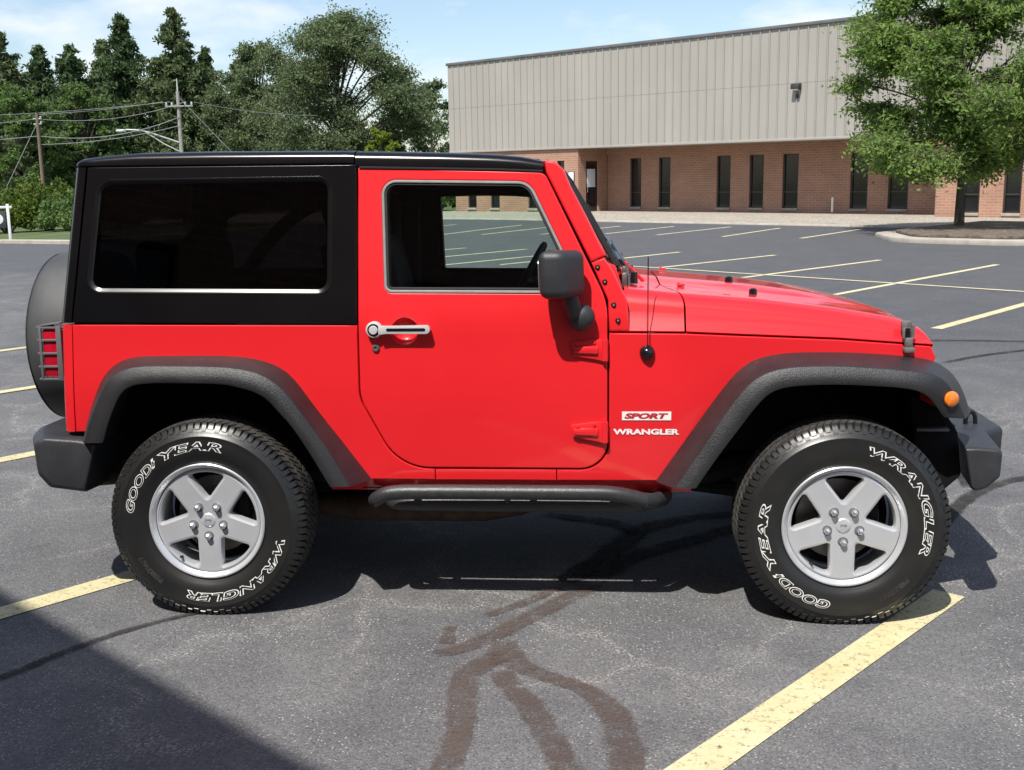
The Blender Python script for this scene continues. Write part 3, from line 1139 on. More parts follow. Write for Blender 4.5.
def broadleaf(name, x, y, z0, H, R, mat, label, seed, n, size, cat='tree', group=None, base=0.25, blobs=26, trunk_r=0.25, flat=0.0, asp=1.3, droop=0.0, squash=0.42, open_=0.0):
    """limbs end in leaf clumps spread through an uneven crown"""
    rs = np.random.default_rng(seed)
    root = empty(name, (x, y, z0), 0, label, cat, group)
    tb = MB()
    th = H*base
    lean = rs.normal(size=2)*0.03*H
    T = [np.array([lean[0]*(k/5)**2, lean[1]*(k/5)**2, H*0.72*k/5]) for k in range(6)]
    tube(tb, T, [trunk_r*(1.25 if k == 0 else 1-0.16*k) for k in range(6)], 10)
    P = []
    for i in range(blobs):
        f = (i+0.5)/blobs
        a = i*2.39996+rs.normal()*0.3
        zc = th+(H-th)*(0.06+0.86*f)
        env = math.sin(PI*min(1, (0.16+0.84*f))**0.85)**0.6 if f < 0.97 else 0.25
        rr = R*env*(0.55+0.42*rs.random())
        if i % 5 == 0:
            rr *= 0.35
        c = np.array([math.cos(a)*rr+lean[0]*f, math.sin(a)*rr+lean[1]*f, zc-droop*rr])
        h0 = min(H*0.7, max(th*0.8, zc*0.62))
        s0 = np.array([lean[0]*(h0/H/0.72)**2, lean[1]*(h0/H/0.72)**2, h0])
        mid = s0*0.5+c*0.5+np.array([0, 0, 0.06*H*(rs.random()-0.2)])
        tube(tb, smooth_line([s0, mid, c], 2), [trunk_r*0.34]+[trunk_r*0.30*(1-j/9)+0.008 for j in range(1, 8)]+[0.006]*2 if False else trunk_r*0.20, 5, cap=False)
        br = R*(0.26+0.16*rs.random())*(1.0-0.25*f)
        m = int(n/blobs*(0.7+0.6*rs.random()))
        # twigs inside a clump, each carrying a spray of leaves
        nt_ = max(5, m//26)
        tw = rs.normal(size=(nt_, 3))
        tw /= np.linalg.norm(tw, axis=1)[:, None]
        tw *= (br*(0.45+0.75*rs.random(nt_)))[:, None]*np.array([1, 1, squash*1.5])
        for q in tw:
            k = max(4, m//nt_)
            u = 0.25+0.85*rs.random(k)
            pts = c+q*u[:, None]+rs.normal(size=(k, 3))*br*0.13*np.array([1, 1, 0.6])
            pts[:, 2] -= droop*br*0.6*u**2
            P.append(pts)
            tube(tb, [c, c+q*0.55, c+q], [0.018, 0.012, 0.004], 3, cap=False)
    P = np.concatenate(P)
    if open_:
        P = P[rs.random(len(P)) > open_]
    tb.build('trunk', 'bark', root)
    V, F = quads(P, size, rs, flat, 0.4, asp)
    leaf_obj('crown', V, F, mat, root)
    return root

def shrub(x, y, H, R, mat, label, seed, n, size, group, name='shrub'):
    rs = np.random.default_rng(seed)
    z0 = zg(x)-0.08
    root = empty(name, (x, y, z0), 0, label, 'shrub', group)
    sb = MB()
    P = []
    for i in range(16):
        a = rs.random()*6.28
        r = R*math.sqrt(rs.random())*0.9
        h = H*(0.45+0.55*rs.random())*(1-0.35*(r/R)**2)
        tip = np.array([math.cos(a)*r, math.sin(a)*r, h*0.9])
        tube(sb, [(tip[0]*0.12, tip[1]*0.12, 0), tip*0.5, tip], [0.03, 0.02, 0.006], 4, cap=False)
        k = n//16
        q = rs.normal(size=(k, 3))
        q /= np.linalg.norm(q, axis=1)[:, None]
        q *= (rs.random(k)**0.4)[:, None]*np.array([R*0.42, R*0.42, h*0.42])
        q = q+np.array([tip[0], tip[1], h*0.56])
        P.append(q[q[:, 2] > 0.02])
    P = np.concatenate(P)
    sb.build('stem', 'bark', root)
    V, F = quads(P, size, rs, 0.15, 0.4, 1.25)
    leaf_obj('foliage', V, F, mat, root)
    return root

conifer(-42.5, 76.5, 12.9, 'needle2', 'thin open conifer at the far left edge, leftmost of the tall conifers', 3, 0.17, 0.22)
conifer(-42.9, 81.2, 12.3, 'needle', 'short dark conifer just right of the leftmost thin conifer', 5, 0.16, 0.10)
conifer(-38.4, 76.3, 11.7, 'needle', 'shortest dark conifer, third from the left above the pale green tree', 8, 0.17, 0.15)
conifer(-39.4, 84.7, 13.2, 'needle2', 'olive conifer half hidden left of the dense pointed conifer', 13, 0.17, 0.14)
conifer(-35.8, 81.9, 14.5, 'needle', 'dense pointed conifer above the left end of the black hardtop', 21, 0.19, 0.06)
conifer(-31.2, 79.4, 14.6, 'needle2', 'tallest loose conifer rising behind the pole with the crossarm', 34, 0.19, 0.14)
conifer(-31.6, 86.7, 12.6, 'needle', 'conifer to the right of the tallest one, half behind the broad tree', 55, 0.19, 0.10)
conifer(-28.3, 84.0, 11.2, 'needle2', 'low olive conifer tucked against the broad tree on its left side', 56, 0.19, 0.10)
conifer(-45.6, 79.5, 11.6, 'needle', 'dark conifer cut by the left border of the photograph', 57, 0.18, 0.08)
broadleaf('leafy_tree', -38.6, 69.6, zg(-38.6)-0.1, 9.6, 3.2, 'leafmid', 'mid green leafy tree low among the conifers at far left', 61, 17000, 0.16, group='leafy trees below the conifers', base=0.2)
broadleaf('leafy_tree', -35.6, 72.8, zg(-35.6)-0.1, 10.0, 3.0, 'leafmid', 'mid green leafy tree between the bare pole and the crossarm pole', 62, 17000, 0.16, group='leafy trees below the conifers', base=0.2)
broadleaf('spreading_tree', -18.2, 75.3, zg(-18.2)-0.1, 14.0, 6.2, 'leafgrey', 'broad spreading grey green tree with a rounded crown left of the brick building', 71, 85000, 0.135, base=0.24, blobs=46, trunk_r=0.34)
broadleaf('spreading_tree', -24.6, 78.0, zg(-24.6)-0.1, 12.9, 4.0, 'leafgrey', 'narrower grey green tree joining the broad tree on its left', 72, 38000, 0.135, base=0.2, blobs=30, trunk_r=0.26)
broadleaf('spreading_tree', -12.2, 80.5, zg(-12.2)-0.1, 9.6, 3.4, 'leafgrey', 'lower loose grey green tree close to the left end of the grey siding', 73, 17000, 0.14, base=0.2, blobs=22, trunk_r=0.2, open_=0.15)
broadleaf('young_tree', -10.75, 52.1, zg(-10.75)-0.1, 4.65, 1.25, 'leafyellow', 'small yellow green young tree peeking above the car roof', 81, 5000, 0.12, base=0.22, blobs=18, trunk_r=0.07)
for i, (x, y, H, R, lb) in enumerate((
        (-30.0, 50.6, 2.9, 1.7, 'bright green shrub at the left border behind the small sign'),
        (-28.3, 51.6, 3.3, 1.6, 'tall bright shrub just left of the bare wooden pole'),
        (-26.1, 49.6, 2.7, 1.4, 'rounded shrub just right of the bare wooden pole'),
        (-24.4, 51.5, 2.5, 1.5, 'shrub half hidden by the rear edge of the hardtop'),
        (-21.5, 53.5, 2.6, 1.7, 'shrub hidden behind the hardtop beside the half hidden one'))):
    shrub(x, y, H, R, 'shrub' if i != 2 else 'leafmid', lb, 90+i, 5200, 0.14, 'shrubs along the grass strip')
shrub(-8.4, 55.0, 3.4, 2.4, 'leafmid', 'green bush seen through the car door window, left of the brick wall', 99, 3000, 0.26, None, 'bush')
# dense understorey that closes the view between the trunks
rs = np.random.default_rng(5)
def understorey():
    n = 42000
    x = -125+125*rs.random(n)
    prof = np.where(x < -58, 7.5, 4.6)+1.5*np.sin(x*0.55)+1.0*np.sin(x*1.7+1)+0.8*np.sin(x*0.23+2)
    prof = np.where(x > -10, prof*0.75, prof)
    y = 92+(-x-20)*-0.12+5*rs.random(n)
    z = prof*(rs.random(n)**0.7)*1.25
    g = np.array([zg(a) for a in x])-0.05
    V, F = quads(np.stack([x, y, g+z], 1), 0.48, rs, 0.1, 0.4, 1.3)
    o = leaf_obj('woodland', V, F, 'needle2', None)
    tag(o, 'dark woodland undergrowth closing the view behind the trunks', 'woodland', kind='stuff')
understorey()
# tree on the island
broadleaf('shade_tree', *sd(-8.35, 26.2, 0.22), 7.9, 2.98, 'leafbright', 'bright green shade tree on the mulched island in front of the brick building', 119, 120000, 0.070, base=0.18, blobs=84, trunk_r=0.115, flat=0.35, asp=1.8, droop=0.22, squash=0.28, open_=0.12)

# ---------------------------------------------------------------- poles, wires, sign
def pole(x, y, top, r, mat, label, name='utility_pole'):
    z0 = zg(x)-0.1
    root = empty(name, (x, y, z0), 0, label, 'utility pole')
    m = MB()
    H = top-z0
    tube(m, [(0, 0, 0), (0, 0, H*0.5), (0, 0, H)], [r*1.15, r, r*0.8], 10)
    m.build('pole', mat, root)
    return root, z0
pa, za = pole(-33.1, 60.9, 5.85, 0.11, 'wood', 'bare brown wooden pole standing at the left by the shrubs')
m = MB()
for z in (5.2, 5.5):
    tube(m, [(-0.25, 0, z-za), (0.25, 0, z-za)], 0.03, 6)
    lathe(m, [(0, 0.16), (0.05, 0.14), (0.06, 0.05), (0.03, 0)], 8, lambda a, b, h, z=z: (a+0.22, b, h+z-za))
m.build('insulator', 'galv', pa)
m = MB()
lathe(m, [(0.130, 1.9), (0.130, 0.3)], 10, lambda a, b, h: (a, b, h))
m.build('pole_wrap', 'galv', pa)
pb, zb = pole(-25.7, 64.35, 7.2, 0.135, 'greywood', 'grey pole with a crossarm and street light rising behind the hardtop')
m = MB()
tube(m, [(0, 0, 7.15-zb), (0, 0, 7.95-zb)], [0.05, 0.03], 6)
m.build('top_pin', 'galv', pb)
m = MB()
rbox(m, (0.1, -0.17, 6.28-zb), (1.75, 0.08, 0.09), 0.01)
m.build('crossarm', 'greywood', pb)
for dx in (-0.70, -0.35, 0.50, 0.90):
    m = MB()
    lathe(m, [(0, 0.22), (0.05, 0.20), (0.07, 0.08), (0.04, 0)], 8, lambda a, b, h: (a+dx, b-0.17, h+6.32-zb))
    m.build('insulator', 'galv', pb)
m = MB()
arm = smooth_line([(-0.1, -0.1, 4.1-zb), (-1.0, -0.45, 4.45-zb), (-2.1, -0.85, 4.85-zb), (-3.0, -1.15, 4.88-zb)], 2)
tube(m, arm, 0.045, 8)
tube(m, [(-0.1, -0.1, 3.55-zb), (-0.9, -0.4, 4.0-zb), (-1.9, -0.78, 4.72-zb)], 0.035, 8)
la = m.build('lamp_arm', 'galv', pb)
m = MB()
rbox(m, (-3.25, -1.24, 4.82-zb), (0.62, 0.24, 0.16), 0.06)
m.build('lamp_head', 'galv', la)
def wire(a, b, sag, label, r=0.016):
    m = MB()
    A, B = Vector(a), Vector(b)
    pts = [tuple((A.lerp(B, k/14)-Vector((0, 0, sag*4*(k/14)*(1-k/14))))-A) for k in range(15)]
    tube(m, pts, r, 5, cap=False)
    tag(m.build('overhead_wire', 'wire', loc=a), label, 'wire', 'overhead wires between the poles')
q = 6.55
wire((-26.6, 64.1, q), (-33.1, 60.9, 5.75), 0.10, 'topmost thin wire running from the crossarm to the bare pole')
wire((-26.1, 64.1, q), (-42.0, 57.0, 5.5), 0.25, 'long wire from the crossarm passing above the bare pole to the left border', 0.014)
wire((-25.1, 64.1, q), (-33.1, 60.9, 5.5), 0.5, 'sagging wire from the middle of the crossarm to the bare pole')
wire((-25.7, 64.2, 5.6), (-33.1, 60.9, 4.5), 0.55, 'lower thick cable sagging from the grey pole to the bare pole', 0.024)
wire((-25.7, 64.2, 5.1), (-33.1, 60.9, 4.0), 0.25, 'lowest cable between the grey pole and the bare pole', 0.02)
wire((-33.1, 60.9, 5.5), (-44.0, 56.5, 5.1), 0.3, 'upper wire leaving the bare pole towards the left border')
wire((-33.1, 60.9, 4.5), (-44.0, 56.5, 4.4), 0.3, 'lower cable leaving the bare pole towards the left border', 0.022)
wire((-24.6, 64.1, 6.5), (-18.5, 70.5, 5.9), 0.2, 'wire leaving the crossarm to the right into the trees')
wire((-25.7, 64.3, 6.9), (-21.9, 66.2, 2.2), 0.0, 'slanting guy wire running down right from the grey pole', 0.02)
wire((-33.1, 60.9, 5.3), (-35.6, 60.0, 0.4), 0.0, 'slanting guy wire running down left from the bare pole', 0.02)
sg = empty('roadside_sign', (-21.75, 35.4, zg(-21.75)-0.06), 0.42, 'small dark sign hung from a white post frame at the left border', 'sign')
m = MB()
rbox(m, (0.12, 0, 0.75), (0.10, 0.10, 1.5), 0.01)
rbox(m, (-1.08, 0, 0.75), (0.10, 0.10, 1.5), 0.01)
rbox(m, (-0.46, 0, 1.38), (1.45, 0.09, 0.09), 0.01)
m.build('post', 'signwhite', sg)
m = MB()
rbox(m, (-0.48, 0, 0.93), (1.0, 0.05, 0.62), 0.01)
pn = m.build('sign_panel', 'signdark', sg)
m = MB()
lathe(m, [(0.0, 0.03), (0.17, 0.03), (0.19, 0.027), (0.19, 0.02)], 24, lambda a, b, h: (a-0.25, -h, b+0.95))
m.build('emblem', 'signwhite', pn)

# ---------------------------------------------------------------- the off-road vehicle (x forward, -y towards the camera)
LEAN = math.radians(1.9)                           # the body leans a little on its springs, away from the camera
suv = empty('off_road_vehicle', (-0.001, -0.912+0.9*math.cos(LEAN), -0.9*math.sin(LEAN)+0.005), 0, 'red two-door off-road vehicle with black hardtop and silver five-spoke wheels', 'car')

suv.rotation_euler = (-LEAN, 0, 0)
def Yb(x, z):
    Y = 0.78-0.018*max(0.0, (0.78-z)/0.4)**2
    Y += 0.006*math.exp(-((z-0.86)/0.16)**2)
    if z > 1.15:
        Y -= 0.155*(z-1.15)
    Y += 0.036*(z-0.5)
    if x > 0.62:
        Y -= 0.13*(x-0.62)
    xc = -1.737+(0.118 if z > 1.139 else 0.058)*(z-1.139)
    if x < xc:
        t = min(1.0, (xc-x)/0.062)
        Y -= 0.062*(1-math.sqrt(max(0.0, 1-t*t)))
    return Y
CX = (-1.75, -1.765, -1.778, -1.788, -1.795)

door_loop = fillet([(-0.606, 1.716), (-0.613, 0.84, 0.16), (-0.472, 0.565, 0.20), (0.335, 0.563, 0.105), (0.335, 1.205, 0.25), (0.100, 1.688, 0.04)], 9)
door_loop = dedupe(resample(door_loop, 0.05))
open_loop = inset(door_loop, -0.006)
dwin = fillet([(-0.517, 1.669, 0.055), (-0.508, 1.246, 0.03), (0.247, 1.237, 0.02), (0.045, 1.655, 0.075)], 8)
rwin = fillet([(-1.622, 1.679, 0.06), (-1.672, 1.258, 0.05), (-0.718, 1.246, 0.05), (-0.710, 1.680, 0.05)], 8)

RF0 = [(-1.733, .670), (-1.709, .745), (-1.658, .871), (-1.62, .938), (-1.564, .985), (-1.50, 1.005), (-1.40, 1.008), (-1.158, 1.008), (-1.06, 1.002), (-.985, .988), (-.912, .957), (-.859, .905), (-.788, .799), (-.69, .665), (-.586, .516)]
RF1 = [(-1.675, .684), (-1.648, .768), (-1.592, .885), (-1.555, .940), (-1.50, .970), (-1.445, .982), (-1.36, .984), (-1.117, .980), (-1.04, .971), (-.96, .950), (-.89, .902), (-.834, .831), (-.769, .736), (-.70, .632), (-.640, .519)]
RF2 = [(-1.590, .690), (-1.565, .765), (-1.537, .829), (-1.507, .882), (-1.464, .911), (-1.403, .919), (-1.32, .920), (-1.113, .917), (-1.06, .906), (-.99, .888), (-.94, .858), (-.898, .808), (-.851, .756), (-.785, .65), (-.713, .522)]
FF0 = [(.520, .514), (.653, .714), (.778, .891), (.835, .952), (.893, .987), (.991, 1.005), (1.10, 1.007), (1.25, 1.003), (1.40, .991), (1.50, .980), (1.570, .964), (1.624, .928), (1.660, .872), (1.684, .81), (1.697, .775)]
FF1 = [(.583, .520), (.690, .685), (.764, .803), (.827, .890), (.873, .933), (.937, .964), (1.029, .976), (1.166, .978), (1.30, .970), (1.40, .961), (1.49, .950), (1.546, .925), (1.588, .872), (1.618, .812), (1.632, .778)]
FF2 = [(.660, .526), (.736, .643), (.827, .769), (.872, .832), (.917, .880), (.962, .899), (1.026, .909), (1.164, .913), (1.30, .906), (1.39, .900), (1.445, .889), (1.483, .868), (1.510, .838), (1.534, .805), (1.550, .786)]

def lean_front(side):
    """flared arch: rows run along the arch, from the body joint out over the ridge and back under"""

def flare(name, L0, L1, L2, side, front):
    N = 90
    a, b, c = (even(smooth_line(L, 2), N) for L in (L0, L1, L2))
    rows = []
    def row(pts, ys):
        rows.append([(p[0], side*y, p[1]) for p, y in zip(pts, ys)])
    y0 = []
    for p in a:
        y = Yb(min(p[0], 1.60), min(p[1], 1.0))+0.001
        if front and p[0] > 1.50:
            y += 0.05*min(1, (p[0]-1.50)/0.16)
        y0.append(y)
    y0 = np.array(y0)
    y1 = np.full(N, 0.905)
    y2 = np.full(N, 0.932)
    if front:                                    # plan taper at the nose
        t = np.clip((b[:, 0]-1.42)/0.2, 0, 1)
        y1 = y1-0.035*t**2
        y2 = y2-0.035*np.clip((c[:, 0]-1.42)/0.13, 0, 1)**2
    row(a, y0-0.03)
    row(a, y0)
    row(a+(b-a)*0.04, y0+0.012)
    for f in (0.3, 0.6, 0.85):
        row(a+(b-a)*f, y0+(y1-y0)*f+0.012*math.sin(PI*f))
    row(b+(a-b)*0.035, y1-0.002)
    row(b, y1+0.004)
    row(b+(c-b)*0.06, y1+(y2-y1)*0.30)
    row(b+(c-b)*0.5, y1+(y2-y1)*0.66)
    row(c+(b-c)*0.10, y2-0.001)
    row(c, y2-0.004)
    row(c+(b-c)*0.02, y2-0.016)
    row(c+(b-c)*0.25, y2-0.075)
    row(c+(b-c)*0.40, y2-0.20)
    mb = MB()
    secs = [[r[i] for r in rows] for i in range(N)]
    loft(mb, secs)
    for s_ in (secs[0], secs[-1]):
        mb.add(s_, [tuple(range(len(s_)))])
    if side < 0:
        pass
    return mb.build(name, 'flare', suv, angle=50)

def corner(mb, z0, z1, side, off, r=0.062):
    secs = []
    for z in np.linspace(z0, z1, 14):
        xc = -1.737+(0.118 if z > 1.139 else 0.058)*(z-1.139)
        Y0 = Yb(xc+.001, z)+off
        sec = [(xc-.003, side*(Y0-.03), z)]
        for k in range(13):
            q = PI/2*k/12
            sec.append((xc-.003-(r-.003)*math.sin(q), side*(Y0-r*(1-math.cos(q))), z))
        sec.append((xc-r, side*(Y0-r-.08), z))
        secs.append(sec if side < 0 else sec[::-1])
    top = [(x, y, z+.0) for x, y, z in secs[-1]]
    loft(mb, secs)
    mb.add(top, [tuple(range(len(top)))])
    mb.add(secs[0], [tuple(range(len(top)))[::-1]])

def body():
    mb = MB()
    for sd_ in (-1, 1):
        # rear corner
        corner(mb, .705, 1.131, sd_, 0.0)
        # quarter panel and rear sill
        q = [(-1.7615, .705), (-1.72, .705), (-1.66, .80), (-1.61, .90), (-1.55, .955), (-1.50, .975), (-1.10, .975), (-1.0, .965), (-.93, .935), (-.88, .88), (-.80, .77), (-.63, .515), (-.334, .515), (-.334, .5575)]
        q += [p for p in open_loop if p[0] < -.345 and p[1] < 1.12][::-1]
        q += [(open_loop[0][0]-0.003, 1.1235), (-1.7385, 1.131)]
        panel(mb, q, (), Yb, sd_, 0, 0.05, 0.004, step=0.04)
        panel(mb, [(-.331, .515), (.138, .515), (.138, .5575), (-.331, .5575)], (), Yb, sd_, 0, 0.05, 0.003)
        f = [p for p in open_loop if p[0] > .155 and p[1] < 1.089][::-1]
        f = [(.342, 1.0885)]+f+[(.141, .5575), (.141, .515), (.545, .515), (.68, .72), (.80, .885), (.85, .94), (.90, .965), (.99, .980), (1.2, .980), (1.45, .965), (1.562, .945), (1.576, .975), (1.556, 1.0195), (1.205, 1.0505), (.82, 1.0725), (.625, 1.0845)]
        panel(mb, f, (), Yb, sd_, 0, 0.05, 0.004, step=0.04)
        # turned-under sill
        loft(mb, [[(x, sd_*(Yb(x, .52)-0.004), .517), (x, sd_*(Yb(x, .52)-0.03), .495), (x, sd_*0.70, .455), (x, sd_*0.60, .45)] for x in np.linspace(-.76, .66, 20)])
        for x in (-.319, .0785):
            pass
    # rear face and floor of the tub
    panel(mb, [(-.72, .705), (.72, .705), (.72, 1.131), (-.72, 1.131)], (), lambda a, b: 0.0, -1, 0, 0.04, 0.004)
    k = len(mb.v)
    return mb
bm_ = MB()
b0 = body()
# the last panel (rear face) was laid out in the x-z plane: turn it to face backwards
nv = None
rear = MB()
panel(rear, [(-.72, .705), (.72, .705), (.72, 1.131), (-.72, 1.131)], (), lambda a, b: 0.0, -1, 0, 0.04, 0.004)
cut = len(b0.v)-len(rear.v)
b0.v = b0.v[:cut]+[(-1.799+.058*(p[2]-1.139)+p[1]+.004, -p[0], p[2]) for p in rear.v]
body_o = b0.build('body', 'red', suv)

# dark inner structure: liner, wheel houses, floor, frame
mb = MB()
rbox(mb, (-1.2, 0, .78), (1.1, 1.02, .50), .02)
rbox(mb, (-.12, 0, .75), (1.06, 1.44, .58), .02)
rbox(mb, (1.0, 0, .80), (1.06, 1.05, .44), .02)
rbox(mb, (-1.17, 0, 1.03), (1.10, 1.46, .06), .01)
rbox(mb, (.98, 0, 1.005), (1.08, 1.30, .04), .01)
rbox(mb, (-1.70, 0, .86), (.06, 1.42, .40), .01)
rbox(mb, (-.62, 0, .80), (.05, 1.46, .48), .01)
rbox(mb, (.52, 0, .78), (.05, 1.44, .50), .01)
for s_ in (-1, 1):
    rbox(mb, (-1.17, s_*.715, 1.05), (1.06, .02, .12))
    rbox(mb, (0.98, s_*.60, 1.035), (1.04, .02, .05))
mb.build('wheel_house', 'well', suv)
mb = MB()
for s_ in (-1, 1):
    tube(mb, smooth_line([(-1.85, s_*.50, .55), (-1.5, s_*.50, .60), (-.8, s_*.46, .45), (.6, s_*.44, .43), (1.0, s_*.42, .55), (1.62, s_*.42, .58)], 2), .055, 8)
rbox(mb, (.05, 0, .34), (.55, .62, .09), .02)
rbox(mb, (-.52, .05, .36), (.35, .5, .13), .03)
for x in (-.62, .5):
    rbox(mb, (x, 0, .42), (.10, 1.0, .09), .02)
mb.build('frame', 'dark', suv)
for x in (-1.212, 1.212):
    mb = MB()
    tube(mb, [(x, -.66, .38), (x, .66, .38)], .045, 12)
    c = (x, .0 if x < 0 else .25, .38)
    lathe(mb, [(0, .13), (.08, .12), (.13, .06), (.14, 0), (.13, -.06), (.08, -.12), (0, -.13)], 16, lambda a, b, h, c=c: (c[0]+h, c[1]+a, c[2]+b))
    for s_ in (-1, 1):
        tube(mb, [(x+.07, s_*.45, .40), (x+.10, s_*.44, .85)], .03, 8)
        tube(mb, [(.52 if x > 0 else -.52, s_*.42, .44), (x, s_*.47, .36)], .03, 8)
    if x > 0:
        tube(mb, [(1.34, -.62, .40), (1.34, .62, .40)], .022, 8)
    mb.build('axle', 'dark', suv)
mb = MB()
tube(mb, smooth_line([(.9, -.2, .45), (.3, -.30, .36), (-.3, -.34, .34), (-.9, -.42, .36), (-1.25, -.45, .55), (-1.55, -.55, .48), (-1.82, -.62, .47)], 2), .032, 10)
tube(mb, [(-1.74, -.35, .50), (-1.74, .35, .50)], .11, 16)
tube(mb, [(-.95, -.47, .34), (-.86, -.46, .335), (-.72, -.46, .325), (-.18, -.45, .322), (-.02, -.44, .335), (.06, -.43, .345)], [.03, .045, .062, .062, .05, .03], 16)
mb.build('exhaust', 'rust', suv)

# hood and cowl share one section shape
ZT = [(.30, 1.262), (.42, 1.252), (.64, 1.230), (.91, 1.205), (1.22, 1.164), (1.42, 1.127), (1.49, 1.106), (1.53, 1.082), (1.553, 1.052), (1.563, 1.027)]
SEAM = [(.34, 1.0945), (.625, 1.0905), (.82, 1.0785), (1.205, 1.0565), (1.55, 1.0255), (1.58, 1.022)]
def sect(x, drop=0.0):
    w = Yb(x, 1.0)-0.001
    zs, zt = interp(x, SEAM), interp(x, ZT)
    h = max(0.004, zt-zs)
    r = min(.075, h*0.75)
    pts = [(w-0.03, zs), (w-0.004, zs), (w, zs+0.004)]
    lean = 0.035*h/.14
    pts.append((w-lean*0.5, zs+(h-r)*0.5))
    for k in range(7):
        a = PI/2*k/6
        pts.append((w-lean-r*1.25+r*1.25*math.cos(a), zs+h-r+r*math.sin(a)))
    yi = w-lean-r*1.25
    bul = 0.026*min(1.0, max(0.0, (1.57-x)/0.45))
    for y in np.linspace(yi-0.02, 0, 14):
        t = min(1.0, max(0.0, (0.40-abs(y))/0.09))
        pts.append((y, zt+bul*t*t*(3-2*t)+0.006*(1-(y/yi)**2)))
    full = [(-y, z) for y, z in pts]+[(y, z) for y, z in pts[::-1][1:]]
    return full
def shaped(x0f, x1f, n, name, mat, inner):
    secs = []
    base = sect(1.0)
    m = len(base)
    for i in range(n+1):
        row = []
        u = i/n
        for j in range(m):
            yn = abs(j-(m-1)/2)/((m-1)/2)           # 0 at the centre line, 1 at the edge
            x = x0f(yn)+(x1f(yn)-x0f(yn))*u
            y, z = sect(x)[j]
            row.append((x, y, z))
        secs.append(row)
    mb = MB()
    first = [(p[0]+(0.004 if True else 0), p[1], p[2]-0.03) for p in secs[0]]
    loft(mb, [first]+secs+[[(p[0]-0.004, p[1]*0.98, p[2]-0.03) for p in secs[-1]]])
    return mb.build(name, mat, suv, angle=50)
back = lambda yn: 0.628-0.088*(lambda t: t*t*(3-2*t))(min(1.0, max(0.0, (0.80-yn)/0.62)))
hood = shaped(back, lambda yn: 1.562, 46, 'hood', 'red', suv)
shaped(lambda yn: 0.345 if yn > .7 else .40, lambda yn: back(yn)-0.007, 12, 'cowl', 'red', suv)
mb = MB()
rbox(mb, (.63, 0, 1.13), (.05, 1.30, .14))
rbox(mb, (.98, 0, 1.05), (1.05, 1.16, .05))
mb.build('engine_bay_liner', 'well', suv)

# windshield frame
mb = MB()
for s_ in (-1, 1):
    panel(mb, [(.1045, 1.690), (.2735, 1.353), (.3305, 1.3775), (.256, 1.526), (.199, 1.634), (.172, 1.698), (.140, 1.727), (.101, 1.732)], (), Yb, s_, 0, .075, .008, grid=.05, step=.03, back=True)
    panel(mb, [(.3365, 1.213), (.3415, 1.0965), (.418, 1.0965), (.409, 1.209), (.359, 1.315), (.323, 1.370), (.275, 1.350)], (), Yb, s_, 0.001, .075, .006, grid=.05, step=.03, back=True)
prism(mb, [(.100, 1.736), (.134, 1.731), (.166, 1.702), (.150, 1.655), (.098, 1.68)], -.69, .69, lambda a, b, d: (a, d, b), .008)
prism(mb, [(.30, 1.20), (.41, 1.20), (.365, 1.335), (.335, 1.345)], -.67, .67, lambda a, b, d: (a, d, b), .006)
mb.build('windshield_frame', 'red', suv)
mb = MB()
n_ = Vector((.36, 0, .185)).normalized()
def wsp(t, y, o=0.0):
    return (.362-.205*t+n_.x*o, y, 1.335+.365*t+n_.z*o)
mb.add([wsp(0, -.625, .003), wsp(0, .625, .003), wsp(.97, .585, .003), wsp(.97, -.585, .003)], [(0, 1, 2, 3)])
ws = mb.build('windshield', 'windshield', suv)
mb = MB()
for s_ in (-1, 1):
    tube(mb, [wsp(-.02, s_*.632, .006), wsp(.5, s_*.612, .006), wsp(.97, s_*.592, .004)], .010, 6)
tube(mb, [wsp(-.01, -.62, .010), wsp(-.01, .62, .010)], .013, 6)
tube(mb, [wsp(.97, -.59, .004), wsp(.97, .59, .004)], .010, 6)
mb.build('windshield_seal', 'rubber', ws)
for bx, bz in ((.298, 1.334), (.325, 1.280), (.358, 1.194), (.374, 1.136)):
    for s_ in (-1, 1):
        mb = MB()
        y = Yb(bx, bz)
        lathe(mb, [(0.0, .009), (.006, .0085), (.0095, .004), (.0105, 0.0)], 14, lambda a, b, h: (bx+a, s_*(y+h), bz+b), 0)
        lathe(mb, [(.0035, .0092), (.0025, .0094), (0, .0094)], 8, lambda a, b, h: (bx+a, s_*(y+h), bz+b), 1)
        mb.build('bolt', ['gloss', 'bright'], suv)

# hardtop
mb = MB()
for s_ in (-1, 1):
    panel(mb, [(-1.7345, 1.1385), (-.6165, 1.1265), (-.6125, 1.7275), (-1.6625, 1.7335)], [rwin], Yb, s_, 0.003, .035, .003, xs=(), step=.04)
    corner(mb, 1.1385, 1.7335, s_, 0.003)
RT = [(-1.735, 1.754), (-1.70, 1.767), (-1.60, 1.779), (-1.47, 1.788), (-1.17, 1.789), (-.63, 1.782), (-.616, 1.780), (-.29, 1.770), (-.09, 1.760), (.01, 1.750), (.08, 1.737), (.098, 1.731)]
RL = [(-1.75, 1.736), (-.622, 1.731), (-.6155, 1.719), (-.08, 1.703), (.10, 1.694)]
def roofsec(x, zl):
    zt = interp(x, RT)
    zt = max(zt, zl+0.012)
    w = Yb(max(x, -1.722), zl)+0.006
    pts = [(w-.03, zl), (w-.004, zl), (w, zl+.004)]
    k = zt-zl-.004
    for a, f in ((.002, .44), (.006, .62), (.015, .80), (.033, .93), (.070, 1.0)):
        pts.append((w-a, zl+.004+k*f))
    for y in (.50, .40, .2, 0):
        pts.append((y, zt+.012*(1-(y/.6)**2)))
    return [(x, -y, z) for y, z in pts]+[(x, y, z) for y, z in pts[::-1][1:]]
